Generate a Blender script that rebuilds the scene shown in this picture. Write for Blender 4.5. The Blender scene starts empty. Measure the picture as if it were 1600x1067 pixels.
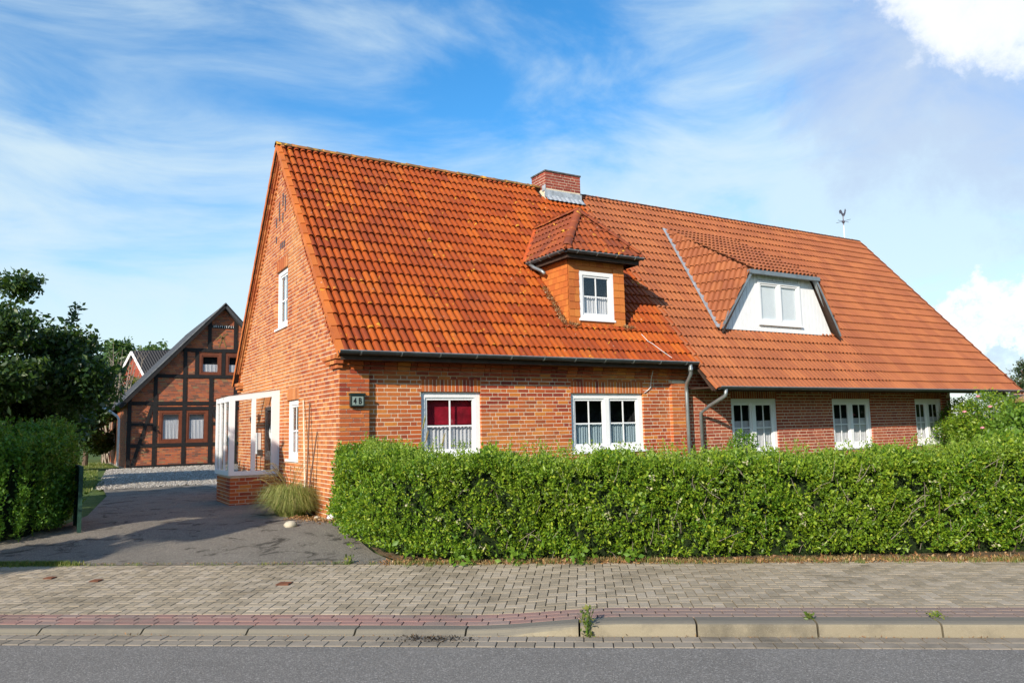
import bpy, bmesh, math, random
import numpy as np
from mathutils import Vector, Matrix
random.seed(7); rng = np.random.default_rng(11)
S = bpy.context.scene
COL = S.collection
# ---------------------------------------------------------------- camera
YAW, PITCH, ROLL = -.5358, .1126, -.0217
CAM = Vector((-4.2368, -13.0577, 1.4852))
hR = Vector((math.cos(YAW), math.sin(YAW), 0)); hF = Vector((-math.sin(YAW), math.cos(YAW), 0))
cF = hF*math.cos(PITCH)+Vector((0, 0, math.sin(PITCH))); cU0 = -hF*math.sin(PITCH)+Vector((0, 0, math.cos(PITCH)))
cR = hR*math.cos(ROLL)+cU0*math.sin(ROLL); cU = -hR*math.sin(ROLL)+cU0*math.cos(ROLL)
cd = bpy.data.cameras.new('camera'); cam = bpy.data.objects.new('camera', cd); COL.objects.link(cam)
cam.matrix_world = Matrix(((cR.x, cU.x, -cF.x, CAM.x), (cR.y, cU.y, -cF.y, CAM.y), (cR.z, cU.z, -cF.z, CAM.z), (0, 0, 0, 1)))
cd.sensor_width = 36; cd.lens = 27.042; cd.clip_start = .05; cd.clip_end = 3000
S.camera = cam
def ray(px, py): return cF+cR*((px-800)/1201.868)-cU*((py-533.5)/1201.868)
def depth_of(p): return (Vector(p)-CAM).dot(cF)
# ---------------------------------------------------------------- light
SUN = Vector((1.6, 1.0, -.88)).normalized()          # direction the light travels
sd = bpy.data.lights.new('sun', 'SUN'); so = bpy.data.objects.new('sun', sd); COL.objects.link(so)
sd.energy = 4.6; sd.angle = math.radians(.5); sd.color = (1, .90, .76)
so.rotation_euler = SUN.to_track_quat('-Z', 'Y').to_euler(); so.location = (-30, -30, 20)
W = bpy.data.worlds.new('World'); S.world = W; W.use_nodes = True
def build_world():
    nt = W.node_tree; N = nt.nodes; Lk = nt.links; N.clear()
    out = N.new('ShaderNodeOutputWorld'); bg = N.new('ShaderNodeBackground')
    sky = N.new('ShaderNodeTexSky'); sky.sky_type = 'NISHITA'; sky.sun_disc = False
    sky.sun_elevation = math.asin(-SUN.z); sky.sun_rotation = math.atan2(-SUN.x, -SUN.y)
    sky.air_density = 1.0; sky.dust_density = .3; sky.ozone_density = 2.0
    tc = N.new('ShaderNodeTexCoord')
    def math_(op, a, b=None, clamp=False):
        n = N.new('ShaderNodeMath'); n.operation = op; n.use_clamp = clamp
        for i, v in enumerate((a, b)):
            if v is None: continue
            if isinstance(v, (int, float)): n.inputs[i].default_value = v
            else: Lk.new(v, n.inputs[i])
        return n.outputs[0]
    def noise(scale, vec, detail=6, rough=.55, dist=0.):
        n = N.new('ShaderNodeTexNoise'); n.inputs['Scale'].default_value = scale; n.inputs['Detail'].default_value = detail
        n.inputs['Roughness'].default_value = rough; n.inputs['Distortion'].default_value = dist; Lk.new(vec, n.inputs['Vector']); return n
    def mrange(v, a, b, c=0., d=1., smooth=True):
        n = N.new('ShaderNodeMapRange'); n.interpolation_type = 'SMOOTHSTEP' if smooth else 'LINEAR'
        Lk.new(v, n.inputs[0]); n.inputs[1].default_value = a; n.inputs[2].default_value = b; n.inputs[3].default_value = c; n.inputs[4].default_value = d
        return n.outputs[0]
    def stretched(rx, rz, sc):
        m = N.new('ShaderNodeMapping'); m.inputs['Rotation'].default_value = (rx, 0, rz); m.inputs['Scale'].default_value = sc
        Lk.new(tc.outputs['Generated'], m.inputs['Vector']); return m.outputs[0]
    # thin high cirrus, streaked
    m1 = stretched(.25, .55, (1.0, 1.6, 3.6))
    cir = noise(2.6, m1, 9, .58, .55).outputs[0]
    m2 = stretched(-.2, .9, (1.0, 1.0, 2.2)); big = noise(1.5, m2, 3, .5, .3).outputs[0]
    sep = N.new('ShaderNodeSeparateXYZ'); Lk.new(tc.outputs['Generated'], sep.inputs[0])
    lowband = mrange(sep.outputs[2], .02, .60, .22, -.03)
    c0 = math_('ADD', math_('ADD', math_('MULTIPLY', cir, .75), math_('MULTIPLY', big, .45)), lowband)
    cirrus = math_('ADD', math_('MULTIPLY', mrange(c0, .50, .84), .78), .05, True)
    # cumulus banks in given directions
    wn = noise(5.5, tc.outputs['Generated'], 10, .66, .1)
    vm = N.new('ShaderNodeVectorMath'); vm.operation = 'MULTIPLY_ADD'
    Lk.new(wn.outputs['Color'], vm.inputs[0]); vm.inputs[1].default_value = (.34, .34, .34)
    sub = N.new('ShaderNodeVectorMath'); sub.operation = 'SUBTRACT'; Lk.new(tc.outputs['Generated'], sub.inputs[0]); sub.inputs[1].default_value = (.17, .17, .17)
    Lk.new(sub.outputs[0], vm.inputs[2])
    nm = N.new('ShaderNodeVectorMath'); nm.operation = 'NORMALIZE'; Lk.new(vm.outputs[0], nm.inputs[0])
    def blob(px, py, inner, outer):
        d = ray(px, py).normalized(); n = N.new('ShaderNodeVectorMath'); n.operation = 'DOT_PRODUCT'
        Lk.new(nm.outputs[0], n.inputs[0]); n.inputs[1].default_value = d
        return mrange(n.outputs['Value'], math.cos(outer), math.cos(inner))
    whites = [blob(1470, 45, .0, .085), blob(1562, 466, .0, .034), blob(1512, 497, .0, .026), blob(1570, 5, .0, .09)]
    greys = [blob(1400, 130, .03, .15), blob(1540, 190, .03, .15), blob(1600, 530, .02, .06)]
    def mx(lst):
        a = lst[0]
        for b in lst[1:]: a = math_('MAXIMUM', a, b)
        return a
    wh = mx(whites); gr = mx(greys)
    def mix(f, a, b):
        n = N.new('ShaderNodeMix'); n.data_type = 'RGBA'; Lk.new(f, n.inputs[0])
        if isinstance(a, tuple): n.inputs[6].default_value = a
        else: Lk.new(a, n.inputs[6])
        if isinstance(b, tuple): n.inputs[7].default_value = b
        else: Lk.new(b, n.inputs[7])
        return n.outputs[2]
    hs = N.new('ShaderNodeHueSaturation'); hs.inputs['Saturation'].default_value = SKY_SAT; hs.inputs['Value'].default_value = SKY_VAL
    Lk.new(sky.outputs[0], hs.inputs['Color'])
    k = CLOUD
    c = mix(cirrus, hs.outputs[0], (.80*k, .96*k, 1.02*k, 1))
    c = mix(math_('MULTIPLY', gr, .52), c, (.50*k, .60*k, .88*k, 1))
    c = mix(math_('MULTIPLY', wh, .88), c, (1.15*k, 1.18*k, 1.22*k, 1))
    Lk.new(c, bg.inputs[0]); bg.inputs[1].default_value = SKY_STR
    Lk.new(bg.outputs[0], out.inputs[0])
SKY_SAT, SKY_VAL, CLOUD, SKY_STR = 1.44, 1.9, 8.2, .085
build_world()
S.view_settings.view_transform = 'Standard'; S.view_settings.look = 'None'; S.view_settings.exposure = .45; S.view_settings.gamma = 1
S.view_settings.use_curve_mapping = False
S.render.engine = 'CYCLES'
S.cycles.max_bounces = 6; S.cycles.transparent_max_bounces = 12
# ---------------------------------------------------------------- street frame: s along the kerb, t away from the camera
TH = math.radians(5.27)
O = Vector((CAM.x, CAM.y, 0))+hF*7.0
E_ = hR*math.cos(TH)-hF*math.sin(TH); N_ = hR*math.sin(TH)+hF*math.cos(TH)
def ST(s, t, z=0.): return O+E_*s+N_*t+Vector((0, 0, z))
def smooth(x, a, b):
    x = min(1, max(0, (x-a)/(b-a))); return x*x*(3-2*x)
def kerb_top(s): return -.290+.078*smooth(s, -.45, .95)
def walk_z(s, t):
    f = min(1, max(0, (t-.18)/2.6)); return kerb_top(s)*(1-f)+(-.19)*f
def ground_z(s, t):
    if t < 2.85: return walk_z(s, t)
    return -.19+.19*smooth(t, 2.8, 6.2)
# ---------------------------------------------------------------- materials
MATS = {}
class NB:
    def __init__(self, name):
        self.m = bpy.data.materials.new(name); self.m.use_nodes = True; self.nt = self.m.node_tree; self.N = self.nt.nodes; self.L = self.nt.links
        self.b = self.N['Principled BSDF']; MATS[name] = self.m
        self.b.inputs['Specular IOR Level'].default_value = .3
    def n(self, t, **k):
        x = self.N.new(t)
        for a, v in k.items(): setattr(x, a, v)
        return x
    def pos(self):
        g = self.n('ShaderNodeNewGeometry'); return g.outputs['Position']
    def obj(self): return self.n('ShaderNodeTexCoord').outputs['Object']
    def noise(self, sc, vec=None, detail=5, rough=.6, dist=0.):
        x = self.n('ShaderNodeTexNoise'); x.inputs['Scale'].default_value = sc; x.inputs['Detail'].default_value = detail
        x.inputs['Roughness'].default_value = rough; x.inputs['Distortion'].default_value = dist
        self.L.new(vec or self.pos(), x.inputs['Vector']); return x.outputs[0]
    def vor(self, sc, vec=None, feature='F1', out='Distance'):
        x = self.n('ShaderNodeTexVoronoi', feature=feature); x.inputs['Scale'].default_value = sc; self.L.new(vec or self.pos(), x.inputs['Vector']); return x.outputs[out]
    def math(self, op, a, b=0., clamp=False):
        x = self.n('ShaderNodeMath', operation=op, use_clamp=clamp)
        for i, v in enumerate((a, b)):
            if isinstance(v, (int, float)): x.inputs[i].default_value = v
            else: self.L.new(v, x.inputs[i])
        return x.outputs[0]
    def rng(self, v, a, b, c=0., d=1.):
        x = self.n('ShaderNodeMapRange'); self.L.new(v, x.inputs[0])
        for i, q in enumerate((a, b, c, d)): x.inputs[i+1].default_value = q
        return x.outputs[0]
    def ramp(self, v, stops, const=False):
        x = self.n('ShaderNodeValToRGB'); e = x.color_ramp.elements; x.color_ramp.interpolation = 'CONSTANT' if const else 'LINEAR'
        while len(e) > 1: e.remove(e[0])
        e[0].position = stops[0][0]; e[0].color = (*stops[0][1], 1)
        for p, c in stops[1:]:
            q = e.new(p); q.color = (*c, 1)
        self.L.new(v, x.inputs[0]); return x.outputs[0]
    def mix(self, f, a, b, blend='MIX'):
        x = self.n('ShaderNodeMix', data_type='RGBA', blend_type=blend)
        if isinstance(f, (int, float)): x.inputs[0].default_value = f
        else: self.L.new(f, x.inputs[0])
        for i, c in ((6, a), (7, b)):
            if isinstance(c, tuple): x.inputs[i].default_value = (*c, 1)
            else: self.L.new(c, x.inputs[i])
        return x.outputs[2]
    def rand(self):
        g = self.n('ShaderNodeNewGeometry').outputs['Random Per Island']; o = self.n('ShaderNodeObjectInfo').outputs['Random']
        return self.math('FRACT', self.math('ADD', g, o))
    def col(self, c):
        if isinstance(c, tuple): self.b.inputs['Base Color'].default_value = (*c, 1)
        else: self.L.new(c, self.b.inputs['Base Color'])
        return self
    def rough(self, v):
        if isinstance(v, (int, float)): self.b.inputs['Roughness'].default_value = v
        else: self.L.new(v, self.b.inputs['Roughness'])
        return self
    def bump(self, h, dist=.01, strength=1.):
        x = self.n('ShaderNodeBump'); x.inputs['Distance'].default_value = dist; x.inputs['Strength'].default_value = strength
        self.L.new(h, x.inputs['Height']); self.L.new(x.outputs[0], self.b.inputs['Normal']); return self
def simple(name, c, r=.6, metal=0., var=.12, bump=0., scale=6.):
    m = NB(name); v = m.noise(scale); a = tuple(x*(1-var) for x in c); b = tuple(min(1, x*(1+var)) for x in c)
    m.col(m.ramp(v, [(.3, a), (.7, b)])); m.rough(r); m.b.inputs['Metallic'].default_value = metal
    if bump: m.bump(m.noise(scale*8), bump, .6)
    return m.m
def brickmat(name, stops, zone=None, soot=.25, rough=.85):
    m = NB(name); r = m.rand(); c = m.ramp(r, stops)
    if zone:
        zf = m.rng(m.noise(.55, None, 2, .4), .45, .62); c = m.mix(m.math('MULTIPLY', zf, .55), c, m.mix(.7, c, zone))
    c = m.mix(m.rng(m.noise(38, None, 4), .55, .75, 0, soot), c, (.07, .035, .025))
    c = m.mix(m.rng(m.noise(2.2, None, 5, .65), .52, .8, 0, .30), c, (.09, .045, .03))
    m.col(c); m.rough(rough); m.bump(m.math('ADD', m.noise(60), m.math('MULTIPLY', m.noise(12), .8)), .006, .7); return m.m
BR = [(0, (.23, .035, .02)), (.2, (.33, .055, .022)), (.5, (.43, .085, .024)), (.78, (.50, .12, .028)), (.93, (.58, .20, .035)), (1, (.40, .10, .05))]
m_brick = brickmat('brick_clay', BR, (.62, .25, .06))
m_gbrick = brickmat('brick_gable', [(0, (.30, .065, .028)), (.35, (.43, .115, .038)), (.8, (.52, .17, .055)), (1, (.60, .26, .09))], (.64, .30, .10), .15)
m_nbrick = brickmat('brick_neighbour', [(0, (.28, .06, .035)), (.5, (.36, .085, .045)), (1, (.42, .12, .055))], None)
m_tbrick = brickmat('brick_timber_house', [(0, (.16, .07, .045)), (.25, (.28, .085, .045)), (.55, (.40, .105, .044)), (.85, (.46, .135, .048)), (1, (.24, .16, .08))], None, .3)
m_chim = brickmat('brick_chimney', [(0, (.22, .04, .03)), (1, (.36, .08, .05))], None)
m = NB('mortar'); m.col(m.ramp(m.noise(14), [(.3, (.60, .50, .36)), (.7, (.78, .68, .52))])).rough(.95).bump(m.noise(120), .003); m_mortar = m.m
m = NB('mortar_dark'); m.col(m.ramp(m.noise(14), [(.3, (.20, .16, .12)), (.7, (.30, .25, .20))])).rough(.95); m_tmortar = m.m
def tilemat(name, stops, lichen=.62, patch=True):
    m = NB(name); c = m.ramp(m.rand(), stops)
    c = m.mix(m.rng(m.noise(1.1, None, 4, .6), .42, .68, 0, .5), c, m.mix(.6, c, (.15, .045, .025)))
    c = m.mix(m.rng(m.noise(26, None, 5, .7), .56, .8, 0, .55), c, (.10, .045, .03))
    if patch:
        n1 = m.noise(7.5, None, 3, .55, .6); n2 = m.noise(1.6, None, 2)
        li = m.math('MULTIPLY', m.rng(n1, lichen+.035, lichen+.065), m.rng(n2, .42, .60))
        c = m.mix(m.math('MULTIPLY', li, .9), c, m.ramp(m.noise(30), [(.3, (.62, .26, .015)), (.7, (.70, .42, .04))]))
        w = m.rng(m.noise(17, None, 2, .4), .75, .78); c = m.mix(m.math('MULTIPLY', w, .6), c, (.62, .55, .48))
    m.col(c); m.rough(.62); m.bump(m.noise(90), .003, .5); return m.m
m_tile = tilemat('roof_tile_clay', [(0, (.28, .050, .011)), (.35, (.36, .068, .011)), (.7, (.42, .086, .012)), (.92, (.46, .108, .013)), (1, (.32, .060, .014))])
m_ntile = tilemat('roof_tile_neighbour', [(0, (.33, .105, .044)), (.5, (.37, .122, .048)), (1, (.41, .14, .052))], .66, False)
m_dtile = tilemat('roof_tile_dormer', [(0, (.20, .05, .022)), (.5, (.29, .068, .022)), (1, (.36, .088, .024))], .60)
m_ridge = tilemat('ridge_tile', [(0, (.13, .075, .03)), (.6, (.22, .12, .04)), (1, (.33, .13, .04))], .5)
m_verge = tilemat('verge_tile', [(0, (.48, .12, .024)), (1, (.58, .165, .03))], .66)
m_shing = tilemat('cladding_tile', [(0, (.50, .13, .03)), (.6, (.58, .17, .035)), (1, (.64, .22, .045))], .8, False)
m_black = NB('black_tile').col((.016, .017, .022)).rough(.5).m
m_white = simple('white_frame', (.82, .83, .84), .35, 0, .03)
m_whitew = simple('weathered_white', (.70, .70, .70), .5, 0, .10, 0, 3)
m_brownf = simple('brown_frame', (.15, .045, .022), .45, 0, .2)
m_beam = simple('black_timber', (.014, .012, .012), .7, 0, .35, .004, 9)
m_zinc = simple('zinc', (.30, .33, .34), .42, .6, .2)
m_zincd = simple('dark_zinc', (.055, .065, .07), .5, .3, .25)
m_lead = simple('lead_flashing', (.42, .45, .48), .5, .3, .3, 0, 12)
m_wood = simple('soffit_wood', (.05, .03, .022), .7, 0, .3, .003, 8)
m_dark = simple('dark_room', (.018, .018, .02), .9, 0, .2)
m_door = simple('dark_door', (.045, .022, .016), .4, 0, .3)
m_red = simple('red_blind', (.34, .006, .022), .7, 0, .55, 0, 2.2)
m_orflash = simple('orange_flashing', (.62, .12, .03), .6, 0, .15)
m_pole = simple('cane_pole', (.66, .56, .42), .7, 0, .2)
m_poled = simple('dark_pole', (.16, .09, .06), .7, 0, .2)
m_galv = simple('galvanised_metal', (.33, .36, .40), .45, .5, .15)
m_greenp = simple('green_mesh', (.012, .045, .03), .6, 0, .4, .01, 14)
m_print = simple('black_print', (.01, .01, .01), .5, 0, 0)
m_boxg = simple('green_housing', (.02, .035, .032), .4, 0, .2)
m_plate = simple('number_plate', (.24, .30, .27), .4, 0, .08)
m_iron = simple('rusty_iron', (.14, .055, .03), .8, 0, .4, .003, 30)
m_stone = simple('pale_stone', (.48, .43, .33), .9, 0, .25, .01, 8)
m_whites = simple('white_stone', (.72, .71, .69), .8, 0, .1, .005, 8)
m_trunk = simple('bark', (.12, .085, .06), .9, 0, .35, .01, 10)
m_twig = simple('pale_twig', (.30, .25, .20), .9, 0, .2)
m_vane = simple('weathervane_metal', (.13, .12, .15), .5, .4, .2)
def top_grime(mat, col, f):
    nt = mat.node_tree; L = nt.links; b = nt.nodes['Principled BSDF']; src = b.inputs['Base Color'].links[0].from_socket
    ge = nt.nodes.new('ShaderNodeNewGeometry'); sx = nt.nodes.new('ShaderNodeSeparateXYZ'); L.new(ge.outputs['True Normal'], sx.inputs[0])
    mr = nt.nodes.new('ShaderNodeMapRange'); L.new(sx.outputs[2], mr.inputs[0]); mr.inputs[1].default_value = .62; mr.inputs[2].default_value = .92; mr.inputs[4].default_value = f
    mx_ = nt.nodes.new('ShaderNodeMix'); mx_.data_type = 'RGBA'; L.new(mr.outputs[0], mx_.inputs[0]); L.new(src, mx_.inputs[6]); mx_.inputs[7].default_value = (*col, 1); L.new(mx_.outputs[2], b.inputs['Base Color'])
m_grout = simple('paving_sand', (.055, .048, .038), .95, 0, .3, .004, 30)
m = NB('curtain'); m.col((.62, .60, .62)).rough(.9); m.b.inputs['Transmission Weight'].default_value = 0; m_curt = m.m
m = NB('curtain_blue'); m.col((.30, .38, .42)).rough(.9); m_curtb = m.m
m = NB('glass'); nt = m.nt; m.N.remove(m.b); tr = m.n('ShaderNodeBsdfTransparent'); tr.inputs[0].default_value = (.95, .965, .97, 1)
gl = m.n('ShaderNodeBsdfGlossy'); gl.inputs['Roughness'].default_value = .02; lw = m.n('ShaderNodeLayerWeight'); lw.inputs[0].default_value = .5; fr_ = m.math('ADD', m.math('MULTIPLY', m.math('POWER', lw.outputs['Facing'], 5.), .9), .05)
mixs = m.n('ShaderNodeMixShader'); m.L.new(fr_, mixs.inputs[0]); m.L.new(tr.outputs[0], mixs.inputs[1]); m.L.new(gl.outputs[0], mixs.inputs[2])
m.L.new(mixs.outputs[0], m.N['Material Output'].inputs[0]); m_glass = m.m
def asphalt(name, a, b, speck, patches=False, sc=105):
    m = NB(name); c = m.ramp(m.noise(1.3, None, 6, .65), [(.3, a), (.7, b)])
    v = m.vor(sc, None, 'F1', 'Color'); sp = m.n('ShaderNodeSeparateColor'); m.L.new(v, sp.inputs[0])
    c = m.mix(m.rng(sp.outputs[0], .72, 1., 0, .75), c, speck); c = m.mix(m.rng(sp.outputs[1], .6, 1., 0, .55), c, tuple(x*.4 for x in a))
    c = m.mix(m.rng(m.noise(130, None, 2), .52, .72, 0, .6), c, tuple(x*1.9 for x in b))
    if patches: c = m.mix(m.rng(m.noise(1.9, None, 7, .72, .8), .55, .62, 0, .72), c, (.030, .027, .023))
    m.b.inputs['Specular IOR Level'].default_value = .08; m.col(c).rough(.95).bump(m.math('ADD', m.noise(110, None, 3), m.math('MULTIPLY', sp.outputs[2], .6)), .008, .9); return m.m
m_road = asphalt('road_asphalt', (.185, .170, .152), (.225, .208, .186), (.46, .43, .39))
m_drive = asphalt('drive_asphalt', (.165, .147, .122), (.225, .202, .168), (.46, .42, .35), True)
def paver(name, stops, dirt=(.06, .055, .04), d=.6):
    m = NB(name); c = m.ramp(m.rand(), stops)
    c = m.mix(m.rng(m.noise(1.4, None, 6, .7), .5, .72, 0, d), c, dirt)
    c = m.mix(m.rng(m.noise(140, None, 3), .55, .75, 0, .35), c, tuple(x*.4 for x in stops[0][1]))
    c = m.mix(m.rng(m.noise(220, None, 2), .62, .72, 0, .5), c, (.55, .50, .44))
    m.b.inputs['Specular IOR Level'].default_value = .12; m.col(c).rough(.95).bump(m.noise(150), .004, .8); return m.m
m_pav = paver('grey_paver', [(0, (.30, .245, .17)), (.5, (.36, .295, .21)), (1, (.42, .35, .26))], (.10, .08, .05), .6)
m_pavr = paver('red_paver', [(0, (.28, .165, .14)), (.5, (.32, .185, .155)), (1, (.29, .21, .18))], (.17, .145, .12), .8)
m_gut = paver('gutter_paver', [(0, (.25, .21, .16)), (1, (.32, .27, .21))])
m_kerb = paver('kerb_concrete', [(0, (.25, .215, .15)), (1, (.30, .26, .18))], (.13, .115, .085), 1.0)
top_grime(m_kerb, (.17, .155, .13), .8)
def street_fade(mat, col):
    # the red stones are worn grey towards the raised end of the kerb
    nt = mat.node_tree; L = nt.links; b = nt.nodes['Principled BSDF']; src = b.inputs['Base Color'].links[0].from_socket
    ge = nt.nodes.new('ShaderNodeNewGeometry'); dp = nt.nodes.new('ShaderNodeVectorMath'); dp.operation = 'DOT_PRODUCT'; L.new(ge.outputs['Position'], dp.inputs[0]); dp.inputs[1].default_value = E_
    nz = nt.nodes.new('ShaderNodeTexNoise'); nz.inputs['Scale'].default_value = 5; ad = nt.nodes.new('ShaderNodeMath'); ad.operation = 'ADD'; L.new(dp.outputs['Value'], ad.inputs[0]); L.new(nz.outputs[0], ad.inputs[1]); L.new(ge.outputs['Position'], nz.inputs['Vector'])
    mr = nt.nodes.new('ShaderNodeMapRange'); L.new(ad.outputs[0], mr.inputs[0]); o = O.dot(E_)+.5; mr.inputs[1].default_value = o-.3; mr.inputs[2].default_value = o+1.8; mr.inputs[4].default_value = .8
    mx_ = nt.nodes.new('ShaderNodeMix'); mx_.data_type = 'RGBA'; L.new(mr.outputs[0], mx_.inputs[0]); L.new(src, mx_.inputs[6]); mx_.inputs[7].default_value = (*col, 1); L.new(mx_.outputs[2], b.inputs['Base Color'])
street_fade(m_pavr, (.25, .195, .16))
def leafmat(name, stops, trans=.35, rough=.45, sc=1.2):
    m = NB(name); r = m.rand(); c = m.ramp(r, stops)
    c = m.mix(m.rng(m.noise(sc, None, 3, .6), .35, .7, 0, .45), c, m.mix(.5, c, stops[-1][1]))
    m.col(c).rough(rough); m.b.inputs['Specular IOR Level'].default_value = .45
    t = m.n('ShaderNodeBsdfTranslucent'); m.L.new(m.mix(.5, c, (.20, .34, .02)), t.inputs[0])
    x = m.n('ShaderNodeMixShader'); x.inputs[0].default_value = trans; m.L.new(m.b.outputs[0], x.inputs[1]); m.L.new(t.outputs[0], x.inputs[2])
    m.L.new(x.outputs[0], m.N['Material Output'].inputs[0]); return m.m
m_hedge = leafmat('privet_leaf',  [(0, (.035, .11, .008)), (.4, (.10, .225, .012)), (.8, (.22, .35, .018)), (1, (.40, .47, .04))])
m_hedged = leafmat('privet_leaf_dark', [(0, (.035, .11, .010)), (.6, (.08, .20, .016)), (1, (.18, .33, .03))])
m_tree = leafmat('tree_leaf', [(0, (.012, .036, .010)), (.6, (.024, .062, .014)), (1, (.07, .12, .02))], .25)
m_bg = leafmat('background_leaf', [(0, (.030, .075, .018)), (.6, (.055, .12, .025)), (1, (.11, .17, .035))], .25)
m_lime = leafmat('lime_leaf', [(0, (.09, .20, .02)), (1, (.18, .30, .03))])
m_vine = leafmat('vine_leaf', [(0, (.14, .19, .015)), (1, (.26, .30, .03))])
m_grass = leafmat('grass_blade', [(0, (.07, .13, .02)), (.5, (.13, .20, .03)), (1, (.30, .27, .08))], .3)
m_dry = leafmat('dry_grass', [(0, (.30, .20, .08)), (.6, (.42, .30, .12)), (1, (.16, .19, .04))], .3)
m_tuft = leafmat('tuft_grass', [(0, (.15, .23, .04)), (.5, (.28, .32, .07)), (1, (.52, .45, .20))], .35)
m_litter = leafmat('leaf_litter', [(0, (.16, .07, .03)), (.5, (.28, .13, .05)), (1, (.40, .25, .11))], .1)
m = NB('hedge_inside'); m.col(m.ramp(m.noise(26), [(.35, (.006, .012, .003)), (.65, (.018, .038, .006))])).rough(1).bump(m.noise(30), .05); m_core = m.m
m = NB('soil'); c = m.ramp(m.noise(6, None, 8, .7), [(.3, (.07, .05, .03)), (.55, (.16, .11, .06)), (.75, (.22, .17, .09))]); m.col(c).rough(1).bump(m.noise(40), .02); m_soil = m.m
m = NB('grass_ground'); c = m.ramp(m.noise(3, None, 8, .7), [(.3, (.05, .09, .02)), (.6, (.10, .15, .03)), (.8, (.20, .19, .07))]); m.col(c).rough(1).bump(m.noise(60), .03); m_lawn = m.m
m = NB('gravel'); v = m.vor(30, None, 'F1', 'Color'); sx = m.n('ShaderNodeSeparateColor'); m.L.new(v, sx.inputs[0])
m.col(m.ramp(sx.outputs[0], [(0, (.14, .12, .10)), (.5, (.29, .26, .22)), (1, (.48, .44, .39))])).rough(.9).bump(m.vor(30), .03, 1.); m_gravel = m.m
m = NB('pebble'); m.col(m.ramp(m.rand(), [(0, (.16, .135, .11)), (.5, (.32, .29, .245)), (1, (.54, .51, .46))])).rough(.85); m_pebble = m.m
# ---------------------------------------------------------------- geometry helpers
class G:
    def __init__(s): s.v = []; s.f = []
    def add(s, vs, fs):
        o = len(s.v); s.v.extend([tuple(x) for x in vs]); s.f.extend([tuple(i+o for i in f) for f in fs]); return s
    BOXF = [(0, 3, 2, 1), (4, 5, 6, 7), (0, 1, 5, 4), (1, 2, 6, 5), (2, 3, 7, 6), (3, 0, 4, 7)]
    def box(s, a, b):
        x0, y0, z0 = a; x1, y1, z1 = b
        return s.add([(x0, y0, z0), (x1, y0, z0), (x1, y1, z0), (x0, y1, z0), (x0, y0, z1), (x1, y0, z1), (x1, y1, z1), (x0, y1, z1)], s.BOXF)
    def obox(s, c, ax, ay, az, sx, sy, sz):
        c = Vector(c); ax, ay, az = Vector(ax)*sx/2, Vector(ay)*sy/2, Vector(az)*sz/2
        return s.add([c-ax-ay-az, c+ax-ay-az, c+ax+ay-az, c-ax+ay-az, c-ax-ay+az, c+ax-ay+az, c+ax+ay+az, c-ax+ay+az], s.BOXF)
    def bar(s, p, q, w, h, up=(0, 0, 1)):
        p, q = Vector(p), Vector(q); d = (q-p); L = d.length; d.normalize(); side = d.cross(Vector(up))
        if side.length < 1e-4: side = Vector((1, 0, 0))
        side.normalize(); u = side.cross(d)
        return s.obox((p+q)/2, d, side, u, L, w, h)
    def prism(s, poly, off):        # closed polygon (3d points) extruded by vector
        n = len(poly); off = Vector(off); a = [Vector(p) for p in poly]; b = [p+off for p in a]
        return s.add(a+b, [tuple(range(n))[::-1], tuple(range(n, 2*n))]+[(i, (i+1) % n, n+(i+1) % n, n+i) for i in range(n)])
    def tube(s, pts, r, n=8, cap=True):
        pts = [Vector(p) for p in pts]; rr = r if isinstance(r, (list, tuple)) else [r]*len(pts); rings = []
        prev = None
        for i, p in enumerate(pts):
            d = (pts[min(i+1, len(pts)-1)]-pts[max(i-1, 0)]).normalized()
            a = prev if prev is not None else (Vector((0, 0, 1)) if abs(d.z) < .9 else Vector((1, 0, 0)))
            a = (a-d*a.dot(d)).normalized(); prev = a; b = d.cross(a)
            rings.append([p+(a*math.cos(2*math.pi*k/n)+b*math.sin(2*math.pi*k/n))*rr[i] for k in range(n)])
        vs = [q for R in rings for q in R]; fs = []
        for i in range(len(pts)-1):
            for k in range(n): fs.append((i*n+k, i*n+(k+1) % n, (i+1)*n+(k+1) % n, (i+1)*n+k))
        if cap: fs += [tuple(range(n))[::-1], tuple(range((len(pts)-1)*n, len(pts)*n))]
        return s.add(vs, fs)
    def merge(s, verts, faces, M):
        return s.add([M @ Vector(v) for v in verts], faces)
def new_mesh(name, V, F, mat, smooth=False):
    me = bpy.data.meshes.new(name); me.from_pydata([tuple(v) for v in V], [], F)
    if mat: me.materials.append(mat)
    if smooth: me.shade_smooth()
    me.validate(); return me
def link(name, me, parent=None, loc=(0, 0, 0), kind=None):
    o = bpy.data.objects.new(name, me); COL.objects.link(o); o.location = loc
    if parent: o.parent = parent
    if kind: o['kind'] = kind
    return o
def tag(o, label, cat, group=None):
    o['label'] = label; o['category'] = cat
    if group: o['group'] = group
    return o
class Thing:
    """Empty at the base of a thing; part geometry is given in world coordinates."""
    def __init__(s, name, loc, label, cat, group=None):
        s.o = bpy.data.objects.new(name, None); COL.objects.link(s.o); s.o.location = loc; s.L = Vector(loc); s.o.empty_display_size = .2
        tag(s.o, label, cat, group)
    def part(s, name, g, mat, parent=None, smooth=False, kind=None, label=None):
        me = new_mesh(name, [Vector(v)-s.L for v in g.v], g.f, mat, smooth)
        o = link(name, me, parent or s.o, (0, 0, 0), kind)
        if label: o['label'] = label
        return o
    def inst(s, name, me, M, parent):
        o = bpy.data.objects.new(name, me); COL.objects.link(o); o.parent = parent
        M = Matrix.Translation(-s.L) @ M; o.matrix_local = M; return o
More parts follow.
